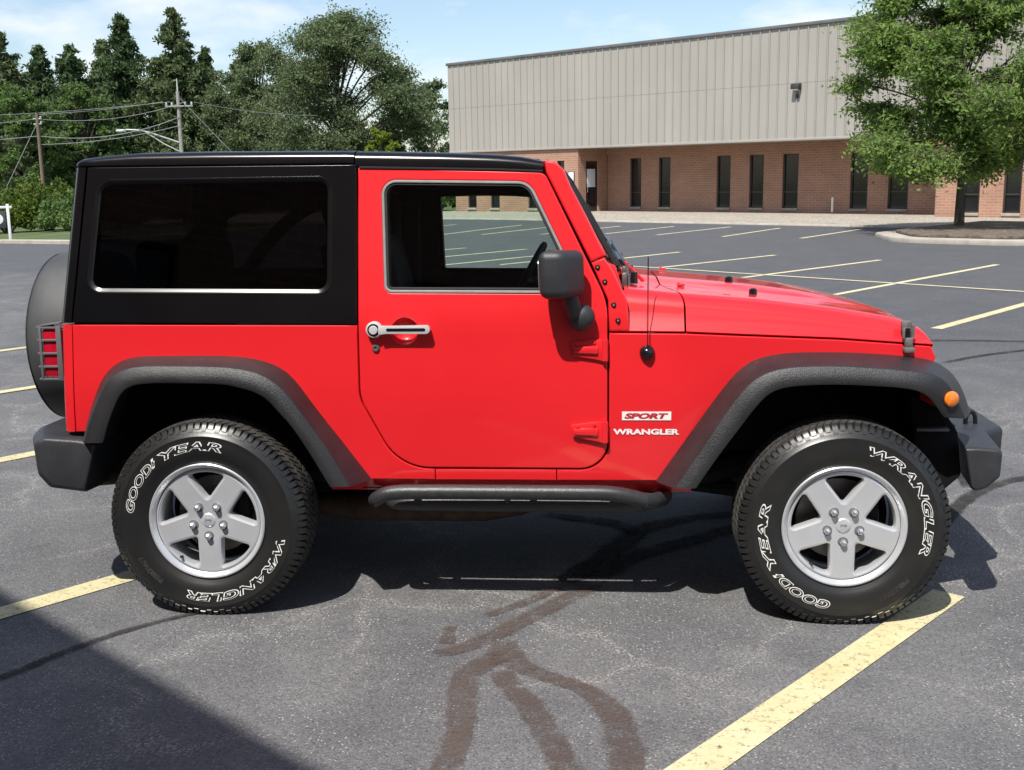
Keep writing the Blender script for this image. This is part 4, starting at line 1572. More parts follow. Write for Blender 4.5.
def roof(x0, x1, n):
    xs = np.linspace(x0, x1, n)
    secs = [roofsec(x, interp(x, RL)) for x in xs]
    f = [(p[0]+.003, p[1]*.99, p[2]-.02) for p in secs[0]]
    e = [(p[0]-.003, p[1]*.99, p[2]-.02) for p in secs[-1]]
    loft(mb, [f]+secs+[e])
roof(-1.722, -.6205, 40)
hardtop = mb.build('hardtop', 'blackpaint', suv, angle=40)
mb = MB()
roof(-.6155, .094, 18)
mb.build('front_roof_panel', 'blackpaint', suv, angle=40)
for s_ in (-1, 1):
    mb = MB()
    tube(mb, [(-.60, s_*(Yb(-.6, 1.70)+.001), 1.7165), (-.08, s_*(Yb(-.1, 1.70)+.001), 1.7015), (.095, s_*(Yb(.1, 1.69)+.001), 1.6925)], .0055, 6)
    mb.build('roof_seal', 'rubber', suv)
RH = lambda z: Yb(-1.795+.118*(z-1.139), z)+.006
mb = MB()                                                     # rear glass and its surround
loft(mb, [[(-1.795+.118*(z-1.139), y, z) for y in (-RH(z), RH(z))] for z in (1.139, 1.22)])
loft(mb, [[(-1.795+.118*(z-1.139), y, z) for y in (-RH(z), RH(z))] for z in (1.68, 1.745)])
mb.build('rear_header', 'blackpaint', suv)
mb = MB()
loft(mb, [[(-1.797+.118*(z-1.139), y, z) for y in (-RH(z)+.004, RH(z)-.004)] for z in (1.22, 1.45, 1.68)])
mb.build('rear_glass', 'privacy', suv)
for s_ in (-1, 1):
    mb = MB()
    V, F = fill([dedupe(resample(inset(rwin, 0.004) if area(rwin) > 0 else inset(rwin[::-1], 0.004), .05))], .09)
    mb.add([(x, s_*(Yb(x, z)-.004), z) for x, z in V], [f if s_ < 0 else f[::-1] for f in F])
    mb.build('side_window', 'privacy', suv)
    mb = MB()
    l0 = dedupe(resample(rwin, .04))
    l0 = l0 if area(l0) > 0 else l0[::-1]
    rr0 = [[(x, s_*(Yb(x, z)+.0045-dd), z) for x, z in inset(l0, di)] for di, dd in ((-.008, .004), (-.006, .0), (-.003, .0), (.003, .0025), (.013, .0085), (.014, .014))]
    n0 = len(l0)
    mb.add([p for q in rr0 for p in q], [(f if s_ < 0 else f[::-1]) for k in range(5) for f in [(k*n0+i, k*n0+(i+1) % n0, (k+1)*n0+(i+1) % n0, (k+1)*n0+i) for i in range(n0)]])
    mb.build('window_lip', 'lip', suv)
    # inner black band hides the cut edge
    mb = MB()
    ringstrip(mb, rwin, .018, Yb, s_, -.006, .02)
    mb.build('window_seal', 'gloss', suv)

# doors
for s_ in (-1, 1):
    mb = MB()
    scoop = [(-.432+.0505*math.cos(2*PI*k/28), 1.100+.0505*math.sin(2*PI*k/28)) for k in range(28)]
    panel(mb, door_loop, [dwin, scoop], Yb, s_, 0.002, .03, .005, step=.04, grid=.06)
    # scoop bowl behind the pull
    def bowl(a, b, h, s_=s_):
        x, z = -.432+a, 1.100+b
        return (x, s_*(Yb(x, z)-h), z)
    lathe(mb, [(.0500, .004), (.047, .012), (.040, .024), (.026, .033), (0.0, .036)], 28, bowl)
    door = mb.build('door', 'red', suv)
    mb = MB()
    ringstrip(mb, dwin, .010, Yb, s_, .005, .02, 0)
    mb.build('window_trim', 'bright', door)
    il = inset(dwin if area(dwin) > 0 else dwin[::-1], .0095)
    mb = MB()
    ringstrip(mb, il, .010, Yb, s_, .0, .05, 0)
    mb.build('window_seal', 'rubber', door)
    il2 = inset(il, .006)
    mb = MB()
    V, F = fill([dedupe(resample(il2, .05))], .12)
    mb.add([(x, s_*(Yb(x, z)-.012), z) for x, z in V], [f if s_ < 0 else f[::-1] for f in F])
    mb.build('door_glass', 'glass', door)
    mb = MB()
    wide = inset(il, -.008)
    panel(mb, inset(door_loop, .012), [wide], lambda x, z: Yb(x, z)-.045, s_, 0, .03, .006, step=.06, grid=.1, back=True)
    mb.build('door_trim', 'interior', door)
    # handle
    mb = MB()
    y = Yb(-.43, 1.10)
    bar = fillet([(-.528, 1.1235, .008), (-.528, 1.089, .008), (-.500, 1.0935, .02), (-.338, 1.0925, .015), (-.330, 1.109, .012), (-.338, 1.1245, .015), (-.500, 1.1225, .02)], 5)
    def hp(a, b, d):
        return (a, s_*(y+d), b)
    prism(mb, bar, .012, .038, hp, .005, 2)
    for cx in (-.513, -.345):
        tube(mb, [hp(cx, 1.108, -.002), hp(cx, 1.108, .02)], .011, 10)
    lathe(mb, [(.0315, -.002), (.0315, .022), (.028, .028), (.0235, .029)], 28, lambda a, b, h: (-.5475+a, s_*(y+h), 1.107+b))
    hd = mb.build('door_handle', 'handlesilver', door)
    mb = MB()
    slot = fillet([(-.497, 1.1145, .004), (-.497, 1.1025, .004), (-.352, 1.1025, .006), (-.346, 1.1085, .005), (-.352, 1.1145, .006)], 4)
    prism(mb, slot, .033, .0392, hp, .001)
    lathe(mb, [(.0236, .0285), (.0236, .030), (.0170, .030), (.0170, .0285)], 28, lambda a, b, h: (-.5475+a, s_*(y+h), 1.107+b))
    mb.build('handle_inlay', 'gloss', hd) if False else mb.build('handle_inlay', 'gloss', door)
    mb = MB()
    lathe(mb, [(.0168, .026), (.0168, .034), (.015, .036), (0, .0365)], 24, lambda a, b, h: (-.5475+a, s_*(y+h), 1.107+b))
    mb.build('push_button', 'handlesilver', door)
    mb = MB()
    yl = Yb(-.546, 1.035)
    lathe(mb, [(.0145, -.002), (.0145, .007), (.012, .010), (.006, .010), (.005, .006), (0, .006)], 22, lambda a, b, h: (-.546+a, s_*(yl+h), 1.036+b))
    mb.build('lock', 'lock', door)
    # hinges
    for poly in ([(.199, 1.057), (.206, 1.003), (.290, .990), (.318, .983), (.318, 1.067), (.270, 1.063)],
                 [(.196, .738), (.203, .692), (.290, .674), (.318, .668), (.318, .752), (.270, .748)]):
        mb = MB()
        zc = sum(p[1] for p in poly)/len(poly)
        yh = Yb(.26, zc)+.002
        prism(mb, poly, -.004, .012, lambda a, b, d: (a, s_*(yh+d), b), .004)
        mid = [(.206, zc+.012), (.208, zc-.012), (.300, zc-.016), (.300, zc+.016)]
        prism(mb, mid, .008, .022, lambda a, b, d: (a, s_*(yh+d), b), .006)
        tube(mb, [(.326, s_*(yh+.010), poly[3][1]+.002), (.326, s_*(yh+.010), poly[4][1]-.002)], .0125, 12)
        prism(mb, [(.326, poly[3][1]+.004), (.372, poly[3][1]+.02), (.372, poly[4][1]-.02), (.326, poly[4][1]-.004)], -.006, .004, lambda a, b, d: (a, s_*(yh+d), b), .003) if False else None
        for bx, bz in ((.222, zc+.020), (.285, zc+.028)):
            lathe(mb, [(0, .018), (.006, .017), (.008, .010)], 10, lambda a, b, h: (bx+a, s_*(yh+h), bz+b))
        mb.build('hinge', 'red', door)
    # mirror
    mb = MB()
    plan = fillet([(.084, .972, .030), (.100, .825, .02), (.225, .82, .03), (.256, .865, .04), (.182, .976, .06)], 7)
    plan = plan if area(plan) > 0 else plan[::-1]
    plan = dedupe(resample(plan, .02))
    lev = [(1.228+.032*(1-math.sin(q)), .032*(1-math.cos(q))) for q in (PI/2, 1.35, 1.1, .8, .5, .25, 0.0)]
    lev = lev+[(2.63-z, d) for z, d in lev[::-1]]
    secs = [[(x+(z-1.33)*-.03, s_*y, z) for x, y in inset(plan, d)] for z, d in lev]
    loft(mb, secs, closed=True, caps=True)
    tube(mb, smooth_line([(.196, s_*.885, 1.27), (.200, s_*.875, 1.215), (.218, s_*.85, 1.165)], 2), .031, 14)
    V = []
    lathe(mb, [(0.0001, .047), (.018, .0435), (.033, .033), (.043, .018), (.047, 0), (.043, -.018), (.033, -.033), (.018, -.0435), (.0001, -.047)], 20, lambda a, b, h: (.236+a*1.14, s_*(.838+b*.9), 1.152+h*1.12))
    tube(mb, [(.243, s_*.83, 1.158), (.245, s_*.775, 1.158)], .036, 14)
    mr = mb.build('side_mirror', 'bumper', door, angle=50)
    mb = MB()
    prism(mb, fillet([(.85, 1.26, .02), (.935, 1.26, .02), (.935, 1.37, .02), (.85, 1.37, .02)]), 0, .003, lambda a, b, d: (.0825+(.972-a)*.11-d-(b-1.33)*.03, s_*a, b))
    mb.build('mirror_glass', 'chrome', door)

# flares, steps
for s_ in (-1, 1):
    flare('rear_fender_flare', RF0, RF1, RF2, s_, False)
    ff = flare('front_fender_flare', FF0, FF1, FF2, s_, True)
    mb = MB()
    lathe(mb, [(0.0, .014), (.014, .013), (.024, .009), (.0285, .002), (.0285, -.03)], 24, lambda a, b, h: (1.571+a, s_*(.903+h-.35*a), .854+b))
    mb.build('turn_signal', 'amber', ff)
    mb = MB()
    pts = smooth_line([(-.570, s_*.72, .430), (-.566, s_*.82, .440), (-.545, s_*.852, .462), (-.495, s_*.862, .487), (-.3, s_*.862, .4885)], 3)
    pts += smooth_line([(.20, s_*.862, .4885), (.345, s_*.862, .4885), (.415, s_*.855, .474), (.480, s_*.835, .452), (.53, s_*.79, .442), (.56, s_*.70, .438)], 3)
    tube(mb, pts, .0290, 18)
    st = mb.build('side_step', 'step', suv, angle=60)
    mb = MB()
    tube(mb, smooth_line([(-.55, s_*.70, .425), (-.50, s_*.755, .421), (-.40, s_*.768, .422), (.34, s_*.768, .422), (.46, s_*.755, .420), (.5, s_*.70, .418)], 2), .034, 14)
    for x in (-.40, .05, .36):
        tube(mb, [(x, s_*.80, .432), (x, s_*.46, .42)], .018, 8)
    tube(mb, [(-.05, s_*.862, .486), (-.05, s_*.790, .431)], .012, 8)
    mb.build('step_bracket', 'step', st)
    mb = MB()
    tube(mb, [(.470, s_*.840, .4555), (.505, s_*.815, .446), (.545, s_*.755, .440), (.56, s_*.70, .438)], .030, 18)
    mb.build('step_end_cap', 'bumper', st)

# bumpers
def bumper(name, secs, mat):
    mb = MB()
    loft(mb, secs, closed=True, caps=True)
    bm = bmesh.new()
    vs = [bm.verts.new(p) for p in mb.v]
    for f in mb.f:
        try:
            bm.faces.new([vs[i] for i in f])
        except ValueError:
            pass
    bmesh.ops.recalc_face_normals(bm, faces=bm.faces[:])
    es = [e for e in bm.edges if len(e.link_faces) == 2 and e.calc_face_angle(0) > 0.25]
    bmesh.ops.bevel(bm, geom=es, offset=.010, segments=3, profile=.5, affect='EDGES', clamp_overlap=True)
    m2 = MB()
    addbm(m2, bm)
    return m2.build(name, mat, suv, angle=45)
def rsec(y, xr, zt, zb, xi=-1.665):
    return [(xi, y, .664), (xi-.055, y, zb), (xr+.055, y, zb+.018), (xr+.010, y, zb+.070), (xr, y, zt-.020), (xr+.008, y, zt+.000), (xr+.040, y, zt+.014), (-1.735, y, zt+.006)]
prof = [(-.838, -1.905, .672, .478), (-.818, -1.925, .676, .466), (-.71, -1.985, .680, .462), (-.60, -2.020, .682, .462), (0, -2.04, .682, .462)]
secs = [rsec(y, xr, zt, zb) for y, xr, zt, zb in prof]
secs += [[(p[0], -p[1], p[2]) for p in s] for s in secs[::-1][1:]]
bumper('rear_bumper', secs, 'bumper')
def fsec(y, xf, zt, zb, xi):
    return [(xi, y, zt+.004), (xi+.028, y, zb+.012), (xi+.045, y, zb), (xf-.05, y, zb+.012), (xf-.004, y, zb+.055), (xf, y, zt-.015), (xf-.012, y, zt), (xf-.09, y, zt+.006)]
prof = [(-.836, 1.778, .650, .500, 1.652), (-.822, 1.788, .656, .494, 1.650), (-.52, 1.835, .664, .494, 1.700), (-.465, 1.912, .672, .505, 1.725), (0, 1.935, .675, .505, 1.75)]
secs = [fsec(*p) for p in prof]
secs += [[(p[0], -p[1], p[2]) for p in s] for s in secs[::-1][1:]]
fb = bumper('front_bumper', secs, 'bumper')
for s_ in (-1, 1):
    mb = MB()
    hk = smooth_line([(1.772, s_*.44, .66), (1.772, s_*.44, .705), (1.785, s_*.44, .728), (1.808, s_*.44, .722), (1.812, s_*.44, .67)], 2)
    tube(mb, hk, .009, 10)
    mb.build('tow_hook', 'gloss', fb)
    mb = MB()
    tube(mb, [(1.57, s_*.62, .80), (1.63, s_*.66, .735)], .03, 12)
    rbox(mb, (1.55, s_*.70, .715), (.12, .14, .012), .004)
    mb.build('bumper_bracket', 'greyplastic', fb)
    mb = MB()
    tube(mb, [(1.52, s_*.66, .80), (1.565, s_*.665, .80)], .055, 16)
    mb.build('fog_lamp_body', 'red', fb)

for s_ in (-1, 1):
    mb = MB()
    prism(mb, [(1.47, .84), (1.60, .78), (1.655, .70), (1.675, .53), (1.60, .46), (1.545, .47), (1.50, .58)], .60, .73, lambda p, q, d: (p, s_*d, q), .012)
    mb.build('splash_shield', 'well', suv)

# grille and head lamps
mb = MB()
g_out = fillet([(-.50, .66, .04), (.50, .66, .04), (.60, .80, .05), (.655, .92, .05), (.655, 1.0, .05), (.60, 1.024, .03), (-.60, 1.024, .03), (-.655, 1.0, .05), (-.655, .92, .05), (-.60, .80, .05)], 4)
slots = [fillet([(c-.026, .70, .02), (c+.026, .70, .02), (c+.026, .965, .02), (c-.026, .965, .02)], 4) for c in (-.255, -.17, -.085, 0, .085, .17, .255)]
lamps = [[(c+.098*math.cos(2*PI*k/28), .875+.098*math.sin(2*PI*k/28)) for k in range(28)] for c in (-.435, .435)]
t_ = MB()
panel(t_, g_out, slots+lamps, lambda a, b: 0.0, -1, 0, .05, .008, grid=.1)
mb.add([(1.582-.02*abs(p[0])**2+(-p[1]), p[0], p[2]) for p in t_.v], t_.f)
gr = mb.build('grille', 'red', suv)
mb = MB()
rbox(mb, (1.535, 0, .83), (.02, 1.2, .38))
mb.build('radiator_screen', 'well', gr)
for c in (-.435, .435):
    mb = MB()
    lathe(mb, [(0, .03), (.05, .026), (.085, .010), (.096, -.02)], 28, lambda a, b, h: (1.565+h, c+a, .875+b))
    mb.build('headlight', 'headlens', gr)

# spare wheel with cover, tail lights
mb = MB()
def spf(a, b, h):
    return (-2.178+h, a, 1.004+b)
lathe(mb, [(0, -.012), (.15, -.012), (.30, -.008), (.345, .0), (.372, .018), (.386, .05), (.392, .10), (.392, .20), (.385, .25), (.36, .275), (.20, .28), (0, .28)], 72, spf)
sp = mb.build('spare_wheel', 'vinyl', suv, angle=60)
mb = MB()
for h in (.022, .255):
    r = .374 if h < .1 else .383
    lathe(mb, [(r, h-.004), (r+.006, h), (r, h+.004)], 72, spf)
mb.build('cover_piping', 'vinyl', sp)
mb = MB()
rbox(mb, (-1.84, 0, 1.0), (.18, .34, .30), .02)
mb.build('spare_carrier', 'gloss', sp)
for s_ in (-1, 1):
    mb = MB()
    rbox(mb, (-1.868, s_*.655, 1.008), (.090, .115, .195), .012)
    tl = mb.build('tail_light', 'redlens', suv)
    mb = MB()
    y0, y1 = s_*.722, s_*.712
    X0, X1 = -1.922, -1.832
    for z in (.905, .955, 1.008, 1.061, 1.111):
        rbox(mb, ((X0+X1)/2, s_*.716, z), (X1-X0, .010, .009), .002)
        rbox(mb, (X0-.004, s_*.655, z), (.010, .13, .009), .002)
    for x in (X0, X1-.008):
        rbox(mb, (x+(.006 if x == X0 else 0), s_*.716, 1.008), (.011 if x == X0 else .022, .0115, .218), .003)
    rbox(mb, (X0-.004, s_*.592, 1.008), (.0135, .014, .218), .003)
    prism(mb, [(X0-.008, .715), (X1, .715), (X1-.02, .60), (X0-.008, .60)], 1.116, 1.121, lambda a, b, d: (a, s_*b, d+(a-X0)*.12), .001)
    mb.build('tail_light_guard', 'greyplastic', tl)

# small fittings on hood, cowl and fender
def sock(x, y):
    s = sect(x)
    ys = [p[0] for p in s]
    return float(np.interp(y, ys, [p[1] for p in s]))
for y in (-.24, -.47):
    x = .915 if y == -.47 else .845
    z = sock(x, y)
    mb = MB()
    lathe(mb, [(.0, .026), (.010, .025), (.0155, .020), (.0165, 0)], 16, lambda a, b, h: (x+a, y+b, z+h-.002))
    mb.build('hood_bumper', 'gloss', hood)
for y, x in ((-.40, .600), (.30, .565)):
    z = sock(x+.04, y)
    mb = MB()
    rbox(mb, (x+.035, y, z+.008), (.030, .026, .010), .004)
    rbox(mb, (x+.025, y, z+.013), (.012, .012, .010), .003)
    mb.build('washer_nozzle', 'red', hood)
for s_ in (-1, 1):
    mb = MB()
    x0 = 1.452
    dz = .012
    yl = Yb(x0, 1.03)
    rbox(mb, (x0+.005, s_*(yl+.000), 1.090+dz), (.040, .030, .034), .008)
    rbox(mb, (x0+.004, s_*(yl+.012), 1.060+dz), (.034, .018, .045), .006)
    rbox(mb, (x0+.012, s_*(yl+.015), 1.026+dz), (.030, .024, .040), .008)
    tube(mb, [(x0+.028, s_*(yl+.016), 1.092+dz), (x0+.026, s_*(yl+.018), 1.045+dz)], .006, 8)
    rbox(mb, (x0+.014, s_*(yl+.012), .998+dz), (.040, .034, .022), .006)
    mb.build('hood_latch', 'latch', hood)
    mb = MB()
    rbox(mb, (x0+.006, s_*(yl+.019), 1.064+dz), (.020, .012, .034), .003)
    mb.build('latch_strap', 'gloss', hood)
# wipers and windshield hinge
for y0 in (-.50, .10):
    mb = MB()
    lathe(mb, [(.0, .05), (.016, .045), (.018, 0)], 12, lambda a, b, h: (.44+a, y0+b, 1.255+h))
    tube(mb, [(.44, y0, 1.29), (.40, y0+.12, 1.335), (.36, y0+.30, 1.40)], .008, 6)
    tube(mb, [(.385, y0-.02, 1.345), (.345, y0+.55, 1.41)], .009, 6)
    mb.build('wiper', 'gloss', suv)
for s_ in (-1, 1):
    mb = MB()
    rbox(mb, (.402, s_*.62, 1.275), (.020, .035, .06), .005)
    rbox(mb, (.404, s_*.60, 1.315), (.020, .03, .028), .005)
    rbox(mb, (.418, s_*.60, 1.292), (.016, .03, .02), .004)
    tube(mb, [(.42, s_*.62, 1.24), (.41, s_*.61, 1.34)], .008, 8)
    mb.build('windshield_hinge', 'steel', suv)
mb = MB()
prism(mb, [(.402, 1.338), (.410, 1.345), (.490, 1.262), (.474, 1.257)], -.46, -.44, lambda a, b, d: (a, d, b), .003)
mb.build('cowl_bracket', 'red', suv)
# aerial
mb = MB()
ya = Yb(.483, 1.015)
lathe(mb, [(.0285, -.002), (.0285, .006), (.025, .016), (.017, .024), (.010, .030), (0, .031)], 24, lambda a, b, h: (.483+a, -(ya+h), 1.015+b))
ab = mb.build('antenna', 'gloss', suv)
mb = MB()
tube(mb, [(.484, -(ya+.026), 1.02), (.484, -(ya+.026), 1.372)], .0022, 6)
mb.build('mast', 'gloss', ab)

# fender badge
mb = MB()
prism(mb, [(.390, .7555), (.575, .7555), (.575, .7890), (.390, .7890)], 0, .0015, lambda a, b, d: (a, -(Yb(a, b)+.0008+d), b))
bd = mb.build('badge', 'decalwhite', suv)
V, F = fit_text('SPORT', .166, .0225, .060, .25)
mb = MB()
mb.add([(.3985+x, -(Yb(.3985+x, .761+z)+.0030), .761+z) for x, z in V], F)
mb.build('badge_lettering', 'decalred', bd)
V, F = fit_text('WRANGLER', .250, .0225, .045)
mb = MB()
mb.add([(.3565+x, -(Yb(.3565+x, .699+z)+.0022), .699+z) for x, z in V], F)
mb.build('name_lettering', 'decalwhite', suv)

# cabin
mb = MB()
prism(mb, [(.06, .98), (.06, 1.12), (.12, 1.20), (.34, 1.215), (.34, .95)], -.70, .70, lambda a, b, d: (a, d, b), .02)
mb.build('dashboard', 'interior', suv)
mb = MB()
rbox(mb, (-.7, 0, .99), (2.0, 1.42, .04))
rbox(mb, (-.35, 0, 1.05), (.7, .22, .16), .03)
mb.build('cabin_floor', 'interior', suv)
mb = MB()
for s_ in (-1, 1):
    tube(mb, smooth_line([(-.72, s_*.60, 1.0), (-.72, s_*.60, 1.56), (-.70, s_*.59, 1.655), (-.2, s_*.585, 1.665), (.04, s_*.575, 1.645), (.13, s_*.57, 1.60)], 3), .036, 10)
    tube(mb, smooth_line([(-.66, s_*.59, 1.66), (-1.2, s_*.58, 1.62), (-1.6, s_*.56, 1.10)], 3), .034, 10)
tube(mb, [(-.715, -.6, 1.645), (-.715, .6, 1.645)], .036, 10)
mb.build('sport_bar', 'interior', suv)
mb = MB()
for s_ in (-1, 1):                                           # inner B pillars and roof lining
    rbox(mb, (-.655, s_*.665, 1.40), (.11, .04, .62), .015)
    tube(mb, [(-.612, s_*.715, 1.12), (-.612, s_*.655, 1.70)], .014, 6)
    tube(mb, [(-1.730, s_*.735, 1.13), (-1.658, s_*.650, 1.73)], .016, 6)
    tube(mb, [(-1.66, s_*.640, 1.725), (-.62, s_*.650, 1.722), (.08, s_*.655, 1.69)], .016, 6)
rbox(mb, (-.8, 0, 1.735), (1.75, 1.20, .02), .005)
mb.build('headliner', 'interior', suv)
for y in (-.37, .37):
    mb = MB()
    rbox(mb, (-.36, y, 1.0), (.52, .50, .14), .05, 3)
    m4 = Matrix.Rotation(math.radians(-14), 4, 'Y')
    rbox(mb, (-.69, y, 1.20), (.14, .48, .50), .05, 3, 0, m4)
    rbox(mb, (-.765, y, 1.52), (.09, .27, .17), .035, 3, 0, m4)
    tube(mb, [(-.72, y-.05, 1.42), (-.735, y-.05, 1.5)], .008, 6)
    tube(mb, [(-.72, y+.05, 1.42), (-.735, y+.05, 1.5)], .008, 6)
    mb.build('front_seat', 'cloth', suv)
mb = MB()
rbox(mb, (-1.35, 0, 1.02), (.40, .95, .16), .05, 3)
rbox(mb, (-1.56, 0, 1.22), (.13, .95, .45), .05, 3)
mb.build('rear_seat', 'cloth', suv)
mb = MB()
cx, cy, cz = -.045, .37, 1.225
ax = Vector((-.88, 0, .47)).normalized()
a1 = Vector((0, 1, 0))
a2 = ax.cross(a1)
V, F = [], []
for i in range(36):
    th = 2*PI*i/36
    c = Vector((cx, cy, cz))+(a1*math.cos(th)+a2*math.sin(th))*.185
    rd = (a1*math.cos(th)+a2*math.sin(th))
    for k in range(8):
        ph = 2*PI*k/8
        V.append(c+(rd*math.cos(ph)+ax*math.sin(ph))*.016)
for i in range(36):
    for k in range(8):
        F.append((i*8+k, i*8+(k+1) % 8, ((i+1) % 36)*8+(k+1) % 8, ((i+1) % 36)*8+k))
mb.add(V, F)
C_ = Vector((cx, cy, cz))-ax*.03
for th in (0, PI, -PI/2):
    tube(mb, [C_, Vector((cx, cy, cz))+(a1*math.cos(th)+a2*math.sin(th))*.18], [.022, .014], 8)
tube(mb, [C_+ax*.03, C_-ax*.22], .035, 10)
mb.build('steering_wheel', 'interior', suv)

# ---------------------------------------------------------------- wheels
def build_wheel():
    # rim: barrel, lip and five spokes; outward is -y
    mb = MB()
    lathe(mb, [(.222, -.11), (.2275, -.11), (.215, -.09), (.203, -.06), (.199, .0), (.200, .055), (.206, .078), (.2125, .090), (.2175, .098), (.2195, .104), (.2255, .1065), (.2290, .111), (.2290, .1145), (.2255, .1175), (.221, .1165), (.2175, .110), (.2120, .104), (.2075, .0985)], 90)
    hw, R, s36 = .0485, .190, math.sin(math.radians(36))
    holes = []
    for k in range(5):
        c = math.radians(-90+36+72*k)
        da = math.radians(36)-math.asin((hw-.003)/R)
        tip = (hw/s36*math.cos(c), hw/s36*math.sin(c), .010)
        arc = []
        for j in range(7):
            a = c-da+2*da*j/6
            arc.append((R*math.cos(a), R*math.sin(a), .012 if j in (0, 6) else 0))
        holes.append(fillet([tip]+arc, 5))
    outer = [(.2085*math.cos(2*PI*k/90), .2085*math.sin(2*PI*k/90)) for k in range(90)]
    def dish(x, z):
        r = math.hypot(x, z)
        return .1000-.008*math.exp(-(r/.085)**2)+.002*r
    panel(mb, outer, holes, dish, -1, 0, .040, .0105, grid=.02, step=.02)
    wheel = mb.build('wheel', 'silver', None, angle=32)
    # dark parts seen between the spokes
    mb = MB()
    disc(mb, .198, -.070, 48)
    lathe(mb, [(.05, .055), (.065, .05), (.065, .0), (.05, -.06)], 24)
    mb.build('backing', 'dark', wheel)
    mb = MB()
    lathe(mb, [(.155, -.012), (.155, -.030), (.06, -.030)], 48)
    lathe(mb, [(.06, -.012), (.155, -.012)], 48)
    mb.build('brake_disc', 'steel', wheel)
    mb = MB()
    rbox(mb, (.115, .01, .05), (.06, .08, .15), .02)
    mb.build('brake_caliper', 'dark', wheel)
    for k in range(5):
        a = math.radians(-90+72*k)
        x, z = .0635*math.cos(a), .0635*math.sin(a)
        h = dish(x, z)
        mb = MB()
        lathe(mb, [(.0200, .0005), (.0175, .0012), (.0, .0012)], 20, lambda p, q, hh: (x+p, -(h+hh), z+q), 1)
        lathe(mb, [(.0128, .000), (.0128, .016), (.0105, .021), (.005, .024), (0, .0243)], 6, lambda p, q, hh: (x+p, -(h+hh), z+q), 0)
        mb.build('lug_nut', ['chrome', 'greyplastic'], wheel, angle=25)
    mb = MB()
    lathe(mb, [(.0285, -.004), (.0285, .002), (.026, .005), (.022, .0065), (0, .0075)], 30, lambda a, b, h: (a, -(.0915+h), b))
    cap = mb.build('centre_cap', 'silver', wheel)
    V, F = fit_text('Jeep', .026, .013, .01)
    mb = MB()
    mb.add([(x-.013, -.0994, z-.005) for x, z in V], F)
    mb.build('cap_lettering', 'greyplastic', wheel)
    mb = MB()
    a = math.radians(-128)
    tube(mb, [(.190*math.cos(a), -.085, .190*math.sin(a)), (.182*math.cos(a), -.112, .182*math.sin(a))], .005, 8)
    mb.build('valve_stem', 'rubber', wheel)
    # tyre
    mb = MB()
    half = [(.2255, .098), (.2290, .1085), (.2375, .1115), (.250, .1195), (.268, .1265), (.290, .1300), (.315, .1300), (.330, .1285), (.3335, .1295), (.3375, .1295), (.3405, .1265), (.352, .1215), (.364, .1130), (.373, .104), (.379, .092), (.3805, .06), (.3805, 0)]
    lathe(mb, half+[(r, -h) for r, h in half[::-1][1:]], 128)
    NP = 88
    def block(th, w, h0, h1, r0, r1, sh=0.0, tw=.88):
        V = []
        for r, k in ((r0, 1.0), (r1, tw)):
            for hh in (h0, h1):
                for sg_ in (-1, 1):
                    a = th+sg_*w/2*k+sh*(hh-h0)
                    rr = r-(0.0 if abs(hh) < .082 else .005 if r == r1 else 0)
                    V.append((rr*math.cos(a), -hh, rr*math.sin(a)))
        mb.add(V, [(4, 5, 7, 6), (0, 4, 6, 2), (1, 3, 7, 5), (0, 1, 5, 4), (2, 6, 7, 3)], 1)
    pt = 2*PI/NP
    for k in range(NP):
        th = k*pt
        q = 1+.10*math.sin(k*1.7)
        for s_ in (1, -1):
            o = 0 if s_ > 0 else pt*.5
            block(th+o, pt*.78*q, s_*.064, s_*.094, .380, .3925, s_*1.6)
            block(th+o+pt*.3, pt*.76, s_*.040, s_*.060, .380, .3925, s_*-2.4)
            block(th+o+pt*.6, pt*.74, s_*.014, s_*.036, .380, .3925, s_*2.0)
        block(th+pt*.1, pt*.74, -.010, .010, .380, .3925, 1.5)
        # shoulder lugs rounding on to the sidewall, alternately long and short
        lo = .3555 if k % 2 else .3640
        for s_ in (1, -1):
            o = (0 if s_ > 0 else pt*.5)+s_*1.6*s_*.03
            V = []
            w = pt*.66*q
            for r, h, e in ((.3895, .092, .002), (.3845, .1005, .002), (.3745, .1085, .0022), (lo, .1195 if k % 2 else .1155, .0018)):
                for sg_ in (-1, 1):
                    a = th+o+sg_*w/2
                    V.append((r*math.cos(a), -s_*(h+e), r*math.sin(a)))
                    V.append(((r-.010)*math.cos(a+sg_*.003), -s_*(h-.006), (r-.010)*math.sin(a+sg_*.003)))
            F = []
            for i in range(3):
                a, b = i*4, (i+1)*4
                F += [(a, a+2, b+2, b), (a, b, b+1, a+1), (a+2, a+3, b+3, b+2)]
            F.append((12, 14, 15, 13))
            mb.add(V, F, 0)
    # flat where it stands on the ground
    mb.v = [(x, y*(1+max(0, (-z-.34))*0.25), max(z, -.3788)) for x, y, z in mb.v]
    mb.build('tyre', ['tyre', 'tread'], wheel, angle=30)
    return wheel

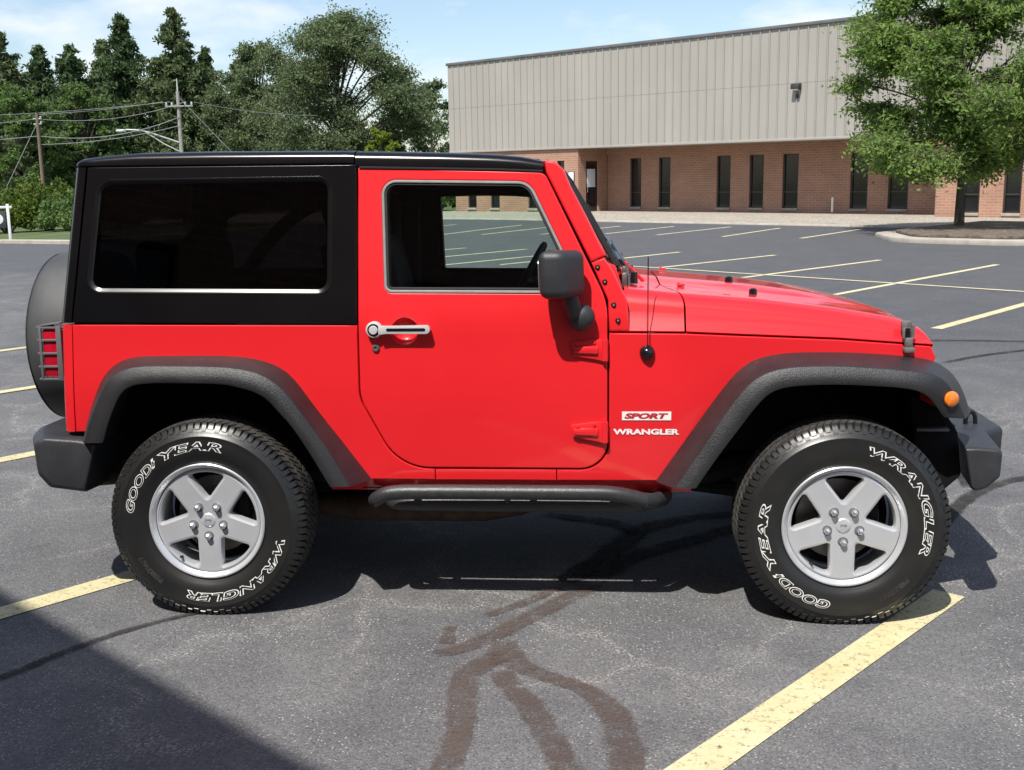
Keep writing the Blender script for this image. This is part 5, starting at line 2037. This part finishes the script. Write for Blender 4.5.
def ring_text(body, a0, a1, r0, h, lift, offset, shear, ref_offset, scale_h=1.0):
    """letters standing outwards round the sidewall, reading clockwise from angle a0 to a1 (degrees)"""
    arc = math.radians(abs(a1-a0))*(r0+h/2)
    ref = text_mesh(body, ref_offset, shear)
    V, F = fit_text(body, arc, h, offset, shear, ref)
    out = []
    for x, y in V:
        a = math.radians(a0)-x/(r0+h/2)
        r = r0+y
        hh = interp(r, [(.268, .1265), (.290, .1300), (.315, .1300), (.330, .1285)])+lift
        out.append((r*math.cos(a), -hh, r*math.sin(a)))
    return out, F
def lettering(wheel, turn, extra):
    mb = MB()
    for body, a0, a1 in (('WRANGLER', -12, -108), ('GOOD', 173, 132), ('YEAR', 124, 74)):
        if body == 'GOOD':
            mb.build('model_lettering', ['white', 'tyre'], wheel)
            mb = MB()
        for off, lift, mi in ((.046, .0006, 0), (-.004, .0014, 1)):
            V, F = ring_text(body, a0+turn, a1+turn, .2830, .0350, lift, off, .22, .046)
            mb.add(V, F, mi)
    # winged shoe between the two halves of the maker's name
    for grow, lift, mi in ((1.0, .0006, 0), (.55, .0014, 1)):
        shoe = [(-.25, -.02), (.30, -.02), (.55, .34), (.95, .62), (.72, .68), (.98, 1.02), (.52, .98), (.28, .55)]
        cx_, cy_ = .4, .4
        P = []
        for x, y in shoe:
            x, y = cx_+(x-cx_)*grow, cy_+(y-cy_)*grow
            a = math.radians(132.0+turn)-(x*.026)/.302
            r = .287+y*.031
            P.append((r*math.cos(a), -(.1300+lift), r*math.sin(a)))
        mb.add(P, [tuple(range(len(P)))[::-1]], mi)
    mb.build('maker_lettering', ['white', 'tyre'], wheel)
    mb = MB()
    for body, a0, a1 in (('SR-A', 230, 212), ('P255/75R17', -128, -152)):
        V, F = ring_text(body, a0+turn+(extra if body == 'SR-A' else 0), a1+turn+(extra if body == 'SR-A' else 0), .292, .020, .0006, .01, 0, .01)
        mb.add(V, F, 0)
    mb.build('moulded_lettering', 'tread', wheel)

w0 = build_wheel()
spots = [(-1.209, -.788, 0, 0, 0), (1.207, -.788, 0, 88, 0), (-1.209, .788, PI, 40, 0), (1.207, .788, PI, 200, 0)]
wheels = [w0]+[copy_tree(w0) for _ in spots[1:]]
for (x, y, rz, turn, ex), w in zip(spots, wheels):
    w.parent = suv
    w.location = (x, y, .375 if y < 0 else .429)
    w.rotation_euler = (0, 0, rz)
    lettering(w, turn, ex)
